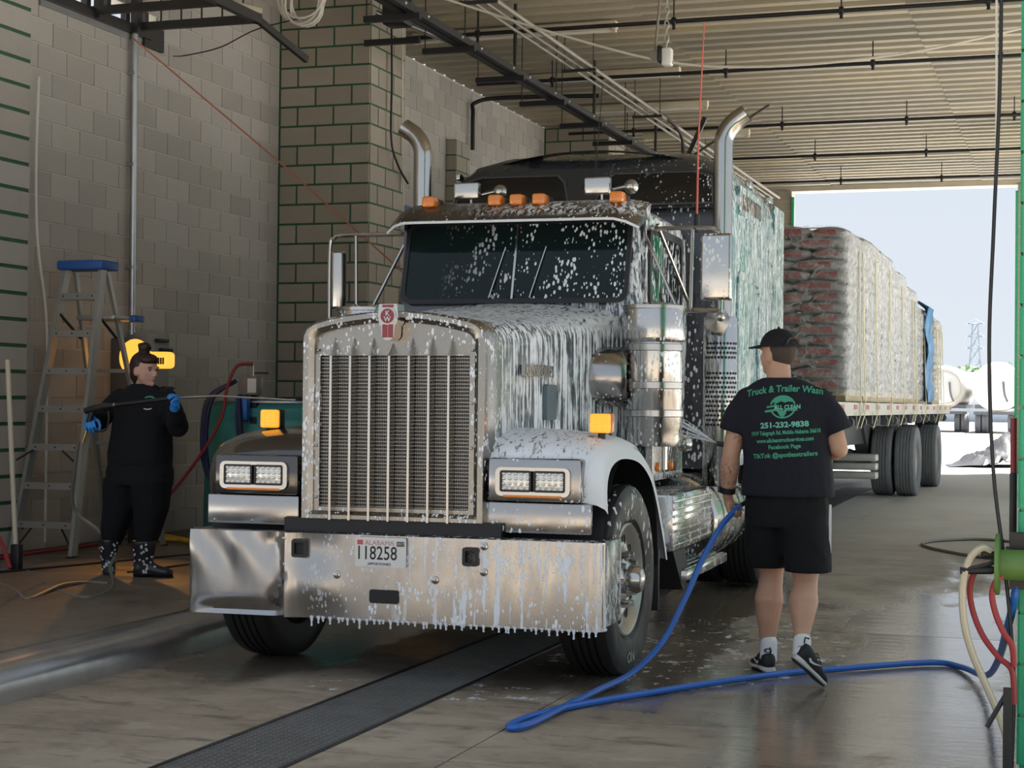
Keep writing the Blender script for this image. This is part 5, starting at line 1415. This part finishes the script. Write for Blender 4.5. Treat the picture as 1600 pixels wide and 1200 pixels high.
def rotz(a): return Matrix.Rotation(a, 3, 'Z')
def add_head(mb, c, yaw, tilt=0.0, k=1.0, ears=True):
    """yaw: direction the face looks, measured from +Y towards -X"""
    R_ = rotz(yaw) @ Matrix.Rotation(tilt, 3, 'X')
    M4 = R_
    P = lambda x, y, z: Vector(c) + R_ @ Vector((x * k, y * k, z * k))
    S3 = lambda a, b, d: (a * k, b * k, d * k)
    mb.ball(P(0, -.008, .025), S3(.077, .098, .098), M4)
    mb.ball(P(0, .03, -.03), S3(.066, .070, .075), M4)
    mb.ball(P(0, .048, -.078), S3(.042, .045, .034), M4)
    mb.ball(P(0, .082, -.088), S3(.02, .018, .018), M4, 10, 8)
    mb.ball(P(0, .098, -.012), S3(.013, .02, .024), M4, 10, 8)
    mb.ball(P(0, .104, -.026), S3(.017, .017, .012), M4, 10, 8)
    mb.ball(P(0, .088, -.055), S3(.026, .014, .011), M4, 10, 8)
    for s in (-1, 1):
        mb.ball(P(s * .036, .066, -.018), S3(.026, .022, .022), M4, 10, 8)
        mb.ball(P(s * .03, .083, .026), S3(.028, .012, .009), M4, 10, 8)
        if ears: mb.ball(P(s * .078, -.004, -.012), S3(.010, .026, .034), M4, 10, 8)
    return P, S3, M4

def add_hand(mb, wrist, d, palm_n, side, curl=1.0, k=1.0, spread=.0):
    """wrist -> knuckles along d; fingers curl towards palm_n; thumb leaves the palm edge on 'side'"""
    d = Vector(d).normalized(); n = Vector(palm_n); n = (n - d * n.dot(d)).normalized(); w = d.cross(n).normalized() * side
    wv = Vector(wrist)
    pm = wv + d * .05 * k
    Mx = Matrix((w, d, n)).transposed()
    mb.ball(pm, (.042 * k, .052 * k, .019 * k), Mx)
    mb.limb([wv - d * .02 * k, wv + d * .03 * k], [.026 * k, .030 * k])
    for i, (off, ln) in enumerate(((.031, .072), (.011, .080), (-.010, .074), (-.030, .058))):
        b = wv + d * (.092 - .012 * abs(i - 1)) * k + w * off * k
        pts, rs = [b - d * .02 * k, b], [.0098 * k, .0098 * k]
        ang = 0.0
        p = b
        for j, (f, a) in enumerate(((.45, .65), (.32, .85), (.25, .6))):
            ang += a * curl
            p = p + (d * math.cos(ang) + n * math.sin(ang) + w * spread * (1.5 - i) * .1) * ln * f * k
            pts.append(p); rs.append((.0094 - .0007 * j) * k)
        mb.limb(pts, rs, 8)
    b = wv + d * .03 * k + w * .034 * k
    t1 = b + (d * .6 + w * .6 + n * .5).normalized() * .036 * k
    t2 = t1 + (d * .75 + w * .05 + n * .75).normalized() * .032 * k
    t3 = t2 + (d * .5 - w * .35 + n * .7).normalized() * .024 * k
    mb.limb([b - w * .012 * k, b, t1, t2, t3], [.014 * k, .014 * k, .0125 * k, .011 * k, .009 * k], 8)

def hring(z, cx, cy, rx, ry, rz=0.0, n=20, sq=.85):
    out = []
    for i in range(n):
        a = 2 * PI * i / n
        x = rx * math.copysign(abs(math.cos(a)) ** sq, math.cos(a)); y = ry * math.copysign(abs(math.sin(a)) ** sq, math.sin(a))
        out.append((cx + x * math.cos(rz) - y * math.sin(rz), cy + x * math.sin(rz) + y * math.cos(rz), z))
    return out

# ---------------------------------------------------------------- man seen from behind
man = thing('person', 'man in black cap, printed black tee and black shorts walking away with a blue hose', 'person', (0, 0, 0))
LA, LE, LW = Vector((-1.745, 9.10, 1.485)), Vector((-1.80, 9.06, 1.19)), Vector((-1.832, 9.13, .965))
RA, RE, RW = Vector((-1.305, 9.10, 1.485)), Vector((-1.225, 9.10, 1.225)), Vector((-1.33, 9.34, 1.19))
LK, LAk = Vector((-1.60, 9.20, .53)), Vector((-1.615, 9.17, .115))
RK, RAk = Vector((-1.385, 9.02, .52)), Vector((-1.372, 8.80, .215))
b = MB()
Pm, Sm, Mm = add_head(b, (-1.562, 9.13, 1.735), 1.0, .0, 1.03)
b.limb([(-1.545, 9.09, 1.46), (-1.55, 9.10, 1.60), (-1.557, 9.12, 1.68)], [.09, .068, .063])
b.limb([(-1.70, 9.1, 1.47), (-1.53, 9.1, 1.48), (-1.34, 9.1, 1.47)], [.05, .07, .05])
b.loft([hring(z, -1.52, 9.1, rx, ry) for z, rx, ry in ((.80, .17, .11), (.95, .19, .12), (1.15, .19, .12), (1.35, .20, .11), (1.50, .19, .09))])
b.limb([LA + Vector((.02, 0, -.03)), LA.lerp(LE, .5), LE, LE.lerp(LW, .35), LE.lerp(LW, .75), LW], [.05, .058, .049, .055, .042, .031])
b.limb([RA + Vector((-.02, 0, -.03)), RA.lerp(RE, .5), RE, RE.lerp(RW, .35), RW], [.05, .057, .049, .052, .032])
for hip, kn, an in ((Vector((-1.60, 9.12, .84)), LK, LAk), (Vector((-1.43, 9.10, .84)), RK, RAk)):
    cf = kn.lerp(an, .32) + Vector((0, -.03, 0))
    b.limb([hip, hip.lerp(kn, .5), kn + Vector((0, -.0, .04)), kn, kn.lerp(an, .14) + Vector((0, -.012, 0)), cf, kn.lerp(an, .55) + Vector((0, -.02, 0)), kn.lerp(an, .8), an], [.10, .092, .072, .066, .068, .080, .064, .046, .040])
# hands: left closes on the hose, right on the lance
add_hand(b, LW + Vector((.004, .012, -.02)), (.10, .25, -.95), (.9, -.1, .1), -1, 1.3)
add_hand(b, RW, (-.85, .45, -.05), (.0, .3, -1), 1, 1.2)
blob('body', b, M_SKINT, man, .009, 3)
# short hair under the cap
h = MB(); h.ball(Pm(0, -.02, .012), Sm(.0805, .094, .085), Mm)
blob('hair', h, M_HAIRS, man, .01, 2)
# cap
cp = MB()
rings = []
for i in range(9):
    t_ = i / 8 * PI / 2
    rings.append([Pm(.0885 * math.cos(t_ * .98) * math.cos(a), -.004 + .106 * math.cos(t_ * .98) * math.sin(a), .036 + .098 * math.sin(t_)) for a in [2 * PI * j / 28 for j in range(28)]])
cp.loft(rings)
cap = cp.build('cap', M_CAP, man, 60)
br_ = []
for i in range(15):
    a = PI * (.12 + .76 * i / 14)
    i0 = Pm(.088 * math.cos(a), -.004 + .106 * math.sin(a), .040)
    i1 = Pm(.098 * math.cos(a), .05 + .135 * math.sin(a), .020 + .012 * math.sin(a))
    br_.append([i0, i1, i1 + Vector((0, 0, .006)), i0 + Vector((0, 0, .008))])
MB().loft(br_).build('cap_brim', M_CAP, cap, 50)
MB().ball(Pm(0, -.004, .135), .008, None, 8, 6).build('cap_button', M_CAP, cap)
MB().tube([Pm(.045 * math.cos(a), -.104 - .0 * math.sin(a), .05 + .032 * math.sin(a)) for a in [PI * i / 10 for i in range(11)]], .006, 6).build('cap_opening', M_HAIRS, cap)
MB().tube([Pm(-.06 + .012 * i, -.098 - .008 * math.sin(PI * i / 10), .043) for i in range(11)], .008, 6).build('cap_strap', M_CAP, cap)
# tee shirt
s_ = MB()
s_.loft([hring(z, cx, 9.10, rx, ry, .05) for z, cx, rx, ry in ((.965, -1.495, .252, .165), (1.05, -1.497, .247, .162), (1.15, -1.50, .238, .158), (1.28, -1.51, .238, .157), (1.38, -1.518, .25, .150), (1.47, -1.525, .25, .138), (1.53, -1.528, .225, .120), (1.575, -1.535, .16, .098), (1.605, -1.542, .095, .085))])
s_.ball((-1.715, 9.10, 1.475), .080).tube([(-1.70, 9.10, 1.50), (-1.765, 9.085, 1.40), (-1.795, 9.075, 1.305)], [.075, .080, .083], 16)
s_.ball((-1.335, 9.10, 1.475), .080).tube([(-1.35, 9.10, 1.50), (-1.27, 9.095, 1.40), (-1.235, 9.10, 1.315)], [.075, .080, .083], 16)
tee = blob('t_shirt', s_, M_TEE, man, .012, 4)
# shorts
s_ = MB()
s_.loft([hring(z, -1.505, 9.11, rx, ry) for z, rx, ry in ((.80, .225, .155), (.90, .228, .155), (1.02, .215, .145))])
s_.loft([hring(z, cx, cy, rx, ry) for z, cx, cy, rx, ry in ((.575, -1.618, 9.165, .108, .118), (.70, -1.615, 9.14, .118, .13), (.86, -1.605, 9.12, .122, .145))])
s_.loft([hring(z, cx, cy, rx, ry) for z, cx, cy, rx, ry in ((.572, -1.372, 9.02, .125, .125), (.70, -1.385, 9.06, .128, .135), (.86, -1.41, 9.10, .125, .145))])
shorts = blob('shorts', s_, M_SHORT, man, .012, 3)
MB().box((-.006, -.004, 0), (.006, .004, .30), Matrix.Translation((-1.262, 9.05, .63))).build('side_stripe', M_SOCK, shorts, 0)
# watch strap on the left wrist
wd = (LW - LE).normalized()
wt_ = MB().lathe([(.040, -.018), (.047, -.014), (.047, .014), (.040, .018)], LW - wd * .03, wd, 20).build('watch', M_BLACK, man)
MB().rbox((-.018, -.018, -.006), (.018, .018, .008), .006, 2, Matrix.Translation(LW - wd * .03 + Vector((-.047, -.01, 0))) @ Matrix.Rotation(PI / 2, 4, 'Y')).build('watch_face', M_BLACK, wt_)
# socks and shoes
def shoe(name, heel, toe, up, ankle, side):
    """heel/toe: points on the sole line; up: sole normal"""
    heel, toe, up = Vector(heel), Vector(toe), Vector(up).normalized()
    d = (toe - heel); L = d.length; d.normalize(); w = d.cross(up).normalized()
    def sec(t_, hw, h0, h1, n=12):
        c = heel + d * L * t_
        return [c + w * hw * math.copysign(abs(math.cos(a)) ** .7, math.cos(a)) + up * (h0 + (h1 - h0) * (.5 + .5 * math.sin(a))) for a in [2 * PI * i / n for i in range(n)]]
    up_ = MB().loft([sec(.0, .022, .03, .075), sec(.04, .034, .022, .105), sec(.15, .040, .02, .112), sec(.32, .040, .02, .10), sec(.5, .043, .018, .08), sec(.7, .050, .016, .064), sec(.87, .044, .016, .05), sec(.97, .026, .018, .038), sec(1.0, .012, .02, .03)]).build(name, M_SHOE, man, 70)
    MB().loft([sec(-.02, .024, .004, .03), sec(.04, .037, .0, .034), sec(.2, .041, .0, .036), sec(.45, .040, .004, .03), sec(.7, .054, .0, .027), sec(.88, .047, .0, .024), sec(.985, .028, .004, .024), sec(1.01, .012, .008, .022)]).build('shoe_sole', M_SOLE, up_, 60)
    MB().loft([sec(-.015, .02, -.006, .004), sec(.05, .034, -.008, .004), sec(.4, .037, -.004, .006), sec(.75, .05, -.008, .004), sec(.98, .024, -.004, .006)]).build('outsole', M_BLACK, up_, 60)
    # curved tick on each flank
    for sd in (-1, 1):
        pts = [(.22, .052), (.30, .040), (.42, .046), (.62, .070), (.44, .056), (.32, .052), (.26, .060)]
        f = lambda a, q: heel + d * L * a + w * sd * (.0475 + .004 * (a > .5)) + up * q
        MB().add([f(*p) for p in pts] + [f(*p) + w * sd * .003 for p in pts], [tuple(range(7)), tuple(range(13, 6, -1))] + [(i, (i + 1) % 7, 7 + (i + 1) % 7, 7 + i) for i in range(7)]).build('shoe_tick', M_SOLE, up_, 0)
    for i in range(4):
        c = heel + d * L * (.42 + i * .08) + up * (.098 - i * .01)
        MB().tube([c - w * .025, c + up * .008, c + w * .025], .004, 5).build('shoe_lace', M_BLACK, up_)
    MB().tube([heel + up * .10, heel - d * .012 + up * .125, heel + d * .01 + up * .135], .005, 5).build('pull_tab', M_BLACK, up_)
    return up_
shoe('shoe', (-1.585, 9.10, .008), (-1.705, 9.345, .008), (0, 0, 1), LAk, -1)
shoe('shoe', (-1.40, 8.715, .150), (-1.255, 8.80, -.015 + .02), (.52, .28, .81), RAk, 1)
for an, kn, xs_ in ((Vector((-1.605, 9.155, .08)), LK, .05), (Vector((-1.365, 8.765, .165)), RK, .05)):
    top = an.lerp(kn, .19)
    so = MB().limb([an, an.lerp(top, .5), top], [.047, .046, .047]).build('sock', M_SOCK, man, 70)
    # C emblem on the heel side
    ce = an.lerp(top, .55)
    arcp = [(.016 * math.cos(a), .010 * math.sin(a)) for a in [.7 + (2 * PI - 1.4) * i / 10 for i in range(11)]]
    MB().tube([ce + Vector((p, -.0475 + abs(p) * .1, q)) for p, q in arcp], .0035, 5).build('sock_emblem', M_INKB, so)
    MB().ball(ce + Vector((-.008, -.046, 0)), (.007, .004, .006), None, 8, 6).build('sock_emblem_dot', M_RED, so)
# printing on the back, laid onto the cloth
bvh = BVHTree.FromPolygons([v.co.copy() for v in tee.data.vertices], [tuple(p.vertices) for p in tee.data.polygons])
def on_back(vs, fs, cx, cz, name, m, rot=.0, lift=.004):
    out = []
    for a, q in vs:
        x = cx + a * math.cos(rot) - q * math.sin(rot); z = cz + a * math.sin(rot) + q * math.cos(rot)
        hit = bvh.ray_cast(Vector((x, 7.5, z)), Vector((0, 1, 0)))
        y = hit[0].y if hit[0] else 9.1
        out.append((x, y - lift, z))
    return MB().add(out, fs).build(name, m, tee, 0, False)
def shirt_line(txt, cz, width, size, m, rot=.07, cx=-1.492, bold=.0006, bend=0.0, shear=0):
    vs, fs = text_mesh(txt, size, bold, shear=shear, sub=1)
    w0 = max(a for a, _ in vs) - min(a for a, _ in vs); k = width / w0
    vs = [(a * k, q - bend * (a * k / (width / 2)) ** 2) for a, q in vs]
    return on_back(vs, fs, cx, cz, 'shirt_lettering', m, rot)
shirt_line('Truck & Trailer Wash', 1.545, .40, .050, M_PRINT, .04, -1.505, .0014, .022)
shirt_line('251-232-9838', 1.352, .255, .040, M_PRINT2, .06, -1.495, .0014)
shirt_line('1919 Telegraph Rd. Mobile Alabama 36610', 1.312, .36, .030, M_PRINT, .07, bold=.001)
shirt_line('www.allcleantruckservices.com', 1.272, .30, .030, M_PRINT, .07, bold=.001)
shirt_line('Facebook Page', 1.236, .17, .030, M_PRINT, .07, bold=.001)
shirt_line('TikTok @spotlesstrailers', 1.192, .34, .034, M_PRINT, .07, bold=.001)
# round globe emblem with a cab nose and the words across it
cx, cz, r = -1.505, 1.448, .066
def poly_back(pts, name='shirt_emblem', m=M_PRINT, lift=.004):
    c = (sum(p[0] for p in pts) / len(pts), sum(p[1] for p in pts) / len(pts))
    on_back([c] + list(pts), [(0, i + 1, (i + 1) % len(pts) + 1) for i in range(len(pts))], cx, cz, name, m, .05, lift)
def band_back(r0, r1, a0, a1, n=20, name='shirt_emblem', m=M_PRINT):
    vs = [(rr_ * math.cos(a0 + (a1 - a0) * i / n), rr_ * .9 * math.sin(a0 + (a1 - a0) * i / n)) for i in range(n + 1) for rr_ in (r0, r1)]
    on_back(vs, [(2 * i, 2 * i + 1, 2 * i + 3, 2 * i + 2) for i in range(n)], cx, cz, name, m, .05)
band_back(r * .90, r * 1.04, .22, PI - .25); band_back(r * .90, r * 1.04, PI + .25, 2 * PI - .15)
poly_back([(-.052, .026), (-.038, .046), (-.01, .054), (.015, .056), (.04, .042), (.052, .024), (.03, .028), (.012, .022), (-.012, .032), (-.03, .020)])
poly_back([(-.03, -.022), (.02, -.022), (.014, -.04), (.0, -.056), (-.018, -.046)])
poly_back([(-.085, .006), (-.03, .012), (-.028, .004), (-.085, -.004)])
poly_back([(-.095, -.016), (-.045, -.010), (-.045, -.022), (-.095, -.027)])
poly_back([(-.045, .020), (-.035, .020), (-.03, -.02), (-.045, -.02)])
vs, fs = text_mesh('ALL CLEAN', .030, .0012, sub=1); w0 = max(a for a, _ in vs) * 2
on_back([(a * .135 / w0 + .025, q - .003) for a, q in vs], fs, cx, cz, 'shirt_lettering', M_PRINT2, .05, .006)
vs, fs = text_mesh('TRUCK SERVICES INC', .012, .0004, sub=0); w0 = max(a for a, _ in vs) * 2
on_back([(a * .115 / w0 + .02, q - .019) for a, q in vs], fs, cx, cz, 'shirt_lettering', M_PRINT2, .05, .006)

# the man's lance and its jet
lance = thing('spray_lance', 'black spray lance held in front of the man, jetting at the truck', 'spray lance', (-1.42, 9.385, 1.165))
MB().cyl((.12, -.02, -.01), (-.05, .01, .0), .018).build('lance_grip', M_BLACK, lance)
MB().cyl((-.05, .01, .0), (-.50, .16, .06), .009).build('lance_tube', M_BLACK, lance)
MB().cyl((-.50, .16, .06), (-.56, .18, .068), .015).build('lance_nozzle', M_DARKSTEEL, lance)
def spray_mat():
    t = NT('water_spray'); n = t.noise(t.pos(True), 90, 3)
    return t.done(t.mixs(t.mapr(n, .35, .7, .15, .75), t.n('BsdfTransparent').outputs[0], t.bsdf((.85, .88, .9), .3)))
M_SPRAY = spray_mat()
jet = MB()
for i in range(34):
    a, c = random.uniform(-.055, .055), random.uniform(-.05, .05)
    t0, t1 = random.uniform(.0, .5), random.uniform(.55, 1.0)
    A = Vector((-1.98, 9.565, 1.235)); B = Vector((-2.27, 9.72, 1.34))
    f = lambda t_: A.lerp(B, t_) + Vector((c * t_ * .5, c * t_, a * t_))
    jet.tube([f(t0), f((t0 + t1) / 2), f(t1)], [.0015, .0035, .0015], 5)
tag(jet.build('water_jet', M_SPRAY, None, 40), 'white fan of water spraying from the lance onto the truck side', 'water', None, 'stuff')

# ---------------------------------------------------------------- woman by the wall
wo_ = thing('person', 'woman in black sweatshirt, blue gloves and dotted rubber boots holding a wash gun', 'person', (0, 0, 0))
FL = .212
b = MB()
HC = (-6.165, 10.28, 1.655)
Pw, Sw, Mw = add_head(b, HC, -1.85, -.10, 1.0)
b.limb([(-6.19, 10.31, 1.42), (-6.19, 10.31, 1.54), (-6.18, 10.30, 1.60)], [.075, .058, .056])
b.limb([(-6.28, 10.3, 1.42), (-6.18, 10.3, 1.44), (-6.08, 10.3, 1.42)], [.05, .07, .05])
b.limb([(-6.19, 10.3, 1.4), (-6.2, 10.3, 1.2), (-6.2, 10.3, 1.0)], [.13, .13, .13])
b.limb([(-6.30, 10.3, .95), (-6.33, 10.28, .8), (-6.35, 10.28, .65)], [.10, .07, .05])
b.limb([(-6.10, 10.3, .95), (-6.11, 10.28, .8), (-6.11, 10.28, .65)], [.10, .07, .05])
blob('body', b, M_SKINP, wo_, .009, 2)
for s in (-1, 1):
    MB().ball(Pw(s * .034, .0865, .008), Sw(.010, .005, .006), Mw, 8, 6).build('eye', M_EYE, wo_)
    MB().ball(Pw(s * .034, .088, .026), Sw(.017, .006, .004), Mw, 8, 6).build('eyebrow', M_HAIR, wo_)
MB().ball(Pw(0, .100, -.056), Sw(.020, .006, .006), Mw, 8, 6).build('lips', M_LIP, wo_)
hb = MB()
hb.ball(Pw(0, -.030, .030), Sw(.086, .094, .100), Mw)
hb.ball(Pw(0, .03, .075), Sw(.074, .064, .045), Mw)
hb.ball(Pw(0, -.06, -.03), Sw(.068, .055, .075), Mw)
hb.ball(Pw(0, -.02, .155), Sw(.046, .046, .040), Mw)
for i in range(6):
    a = i * PI / 3
    hb.ball(Pw(.032 * math.cos(a), -.02 + .032 * math.sin(a), .158 + .012 * (i % 2)), Sw(.020, .020, .018), Mw)
blob('hair', hb, M_HAIR, wo_, .01, 2)
# sweatshirt
ES, EE, EH = Vector((-6.37, 10.30, 1.46)), Vector((-6.56, 10.34, 1.30)), Vector((-6.475, 10.09, 1.315))
DS, DE, DH = Vector((-5.99, 10.29, 1.46)), Vector((-5.865, 10.22, 1.27)), Vector((-5.80, 10.06, 1.40))
s_ = MB()
s_.loft([hring(z, cx, 10.30, rx, ry) for z, cx, rx, ry in ((.985, -6.205, .225, .185), (1.08, -6.205, .228, .19), (1.20, -6.195, .215, .18), (1.32, -6.185, .213, .165), (1.42, -6.18, .215, .145), (1.49, -6.18, .19, .115), (1.535, -6.185, .125, .09), (1.56, -6.187, .078, .076))])
s_.limb([ES, ES.lerp(EE, .5), EE, EE.lerp(EH, .5), EE.lerp(EH, .85)], [.070, .076, .070, .062, .046])
s_.limb([DS, DS.lerp(DE, .5), DE, DE.lerp(DH, .5), DE.lerp(DH, .85)], [.070, .078, .076, .066, .047])
sw = blob('sweatshirt', s_, M_SWEAT, wo_, .012, 4)
bw = BVHTree.FromPolygons([v.co.copy() for v in sw.data.vertices], [tuple(p.vertices) for p in sw.data.polygons])
def on_chest(pts, m=M_PRINT):
    out = []
    for x, z in pts:
        hit = bw.ray_cast(Vector((x, 9, z)), Vector((0, 1, 0))); out.append((x, (hit[0].y if hit[0] else 10.15) - .004, z))
    n = len(out) // 2
    MB().add(out, [(i, i + 1, n + i + 1, n + i) for i in range(n - 1)]).build('chest_emblem', m, sw, 0, False)
cc = (-6.07, 1.455)
on_chest([(cc[0] + .036 * math.cos(a), cc[1] + .022 * math.sin(a)) for a in [.3 + .24 * i for i in range(11)]] + [(cc[0] + .024 * math.cos(a), cc[1] + .012 * math.sin(a)) for a in [.3 + .24 * i for i in range(11)]])
on_chest([(cc[0] + .03 * math.cos(a), cc[1] - .06 - .014 * math.sin(a)) for a in [.3 + .3 * i for i in range(9)]] + [(cc[0] + .026 * math.cos(a), cc[1] - .058 - .008 * math.sin(a)) for a in [.3 + .3 * i for i in range(9)]], M_SOCK)
# trousers
s_ = MB()
s_.loft([hring(z, -6.205, 10.30, rx, ry) for z, rx, ry in ((.86, .235, .185), (.95, .238, .19), (1.03, .22, .18))])
s_.loft([hring(z, cx, 10.28, rx, ry) for z, cx, rx, ry in ((.43, -6.412, .058, .068), (.54, -6.392, .088, .10), (.70, -6.345, .115, .125), (.90, -6.315, .13, .165))])
s_.loft([hring(z, cx, 10.27, rx, ry) for z, cx, rx, ry in ((.43, -6.13, .058, .068), (.54, -6.118, .088, .10), (.70, -6.095, .118, .125), (.90, -6.095, .13, .165))])
blob('trousers', s_, M_SWEAT, wo_, .012, 3)
# gloves are the hands
g_ = MB(); add_hand(g_, EH + Vector((.0, -.01, .0)), (.45, -.75, -.35), (.3, .2, -.9), 1, 1.1, 1.05)
g_.limb([EH.lerp(EE, .3), EH], [.04, .035]); blob('glove', g_, M_GLOVE, wo_, .005, 2)
g_ = MB(); add_hand(g_, DH + Vector((-.0, -.005, .005)), (.45, -.45, .65), (-.4, -.5, -.2), 1, 1.15, 1.05)
g_.limb([DH.lerp(DE, .3), DH], [.04, .035]); blob('glove', g_, M_GLOVE, wo_, .005, 2)
# rubber boots with pale dots
def boot(x, y, yaw):
    R_ = Matrix.Translation((x, y, FL)) @ Matrix.Rotation(yaw, 4, 'Z')
    mb = MB()
    mb.loft([[R_ @ Vector((p, q, z)) for p, q, _ in hring(z, 0, 0, rx, ry, 0, 16, 1)] for z, rx, ry in ((.03, .045, .06), (.12, .052, .065), (.22, .070, .082), (.265, .076, .088))])
    mb.loft([[R_ @ Vector((w * math.cos(a), yy, .012 + hh * (.5 + .5 * math.sin(a)))) for a in [2 * PI * i / 14 for i in range(14)]] for yy, w, hh in ((-.07, .035, .10), (-.04, .047, .13), (.04, .047, .12), (.10, .046, .085), (.16, .044, .07), (.20, .025, .05))])
    bt = blob('boot', mb, M_BOOT, wo_, .009, 3)
    MB().loft([[R_ @ Vector((w * math.cos(a), yy, .0 + .018 * (.5 + .5 * math.sin(a)))) for a in [2 * PI * i / 12 for i in range(12)]] for yy, w in ((-.075, .035), (-.03, .05), (.05, .042), (.11, .05), (.17, .046), (.205, .024))]).build('boot_sole', M_RUBBER, bt, 60)
    bv = BVHTree.FromPolygons([v.co.copy() for v in bt.data.vertices], [tuple(p.vertices) for p in bt.data.polygons])
    for i in range(26):
        z = FL + .05 + .2 * ((i * .381) % 1); an = -PI / 2 + random.uniform(-.9, 1.7)
        dv = Vector((math.cos(an), math.sin(an), 0))
        hit = bv.ray_cast(Vector((x, y, z)) + dv, -dv)
        if hit[0]:
            MB().lathe([(0, .003), (.007, .0025), (.009, 0)], hit[0], hit[1], 8).build('boot_dot', M_SOLE, bt)
boot(-6.42, 10.26, .5)
boot(-6.13, 10.24, -1.15)
# wash gun in her hands
gun = thing('wash_gun', 'long black wash gun with a steel lance held by the woman', 'wash gun', (-6.45, 10.02, 1.31))
MB().limb([(0, 0, -.05), (.03, -.0, .04)], [.022, .022]).build('pistol_grip', M_BLACK, gun)
MB().tube([(-.02, .0, .06), (.12, .0, .09), (.20, .0, .10)], [.022, .027, .020], 12).build('gun_body', M_BLACK, gun)
MB().cyl((.20, 0, .10), (.22, 0, .103), .016).build('steel_collar', M_STEELC, gun)
MB().tube([(.22, 0, .103), (.68, 0, .155)], .014, 10).build('lance_sleeve', M_BLACK, gun)
MB().tube([(.68, 0, .155), (1.0, -.03, .17), (1.62, -.10, .147)], .007, 8).build('steel_lance', M_GALV, gun)
MB().tube(spline([(.0, 0, -.06), (.06, 0, -.08), (.14, 0, -.07), (.165, 0, .0), (.16, 0, .06)], 4), .006, 6).build('trigger_guard', M_BLACK, gun)
MB().tube([(-.005, 0, -.06), (-.02, 0, -.11), (-.04, .0, -.16)], .012, 8).build('hose_fitting', simple('brass', (.55, .38, .16), .35, .9), gun)
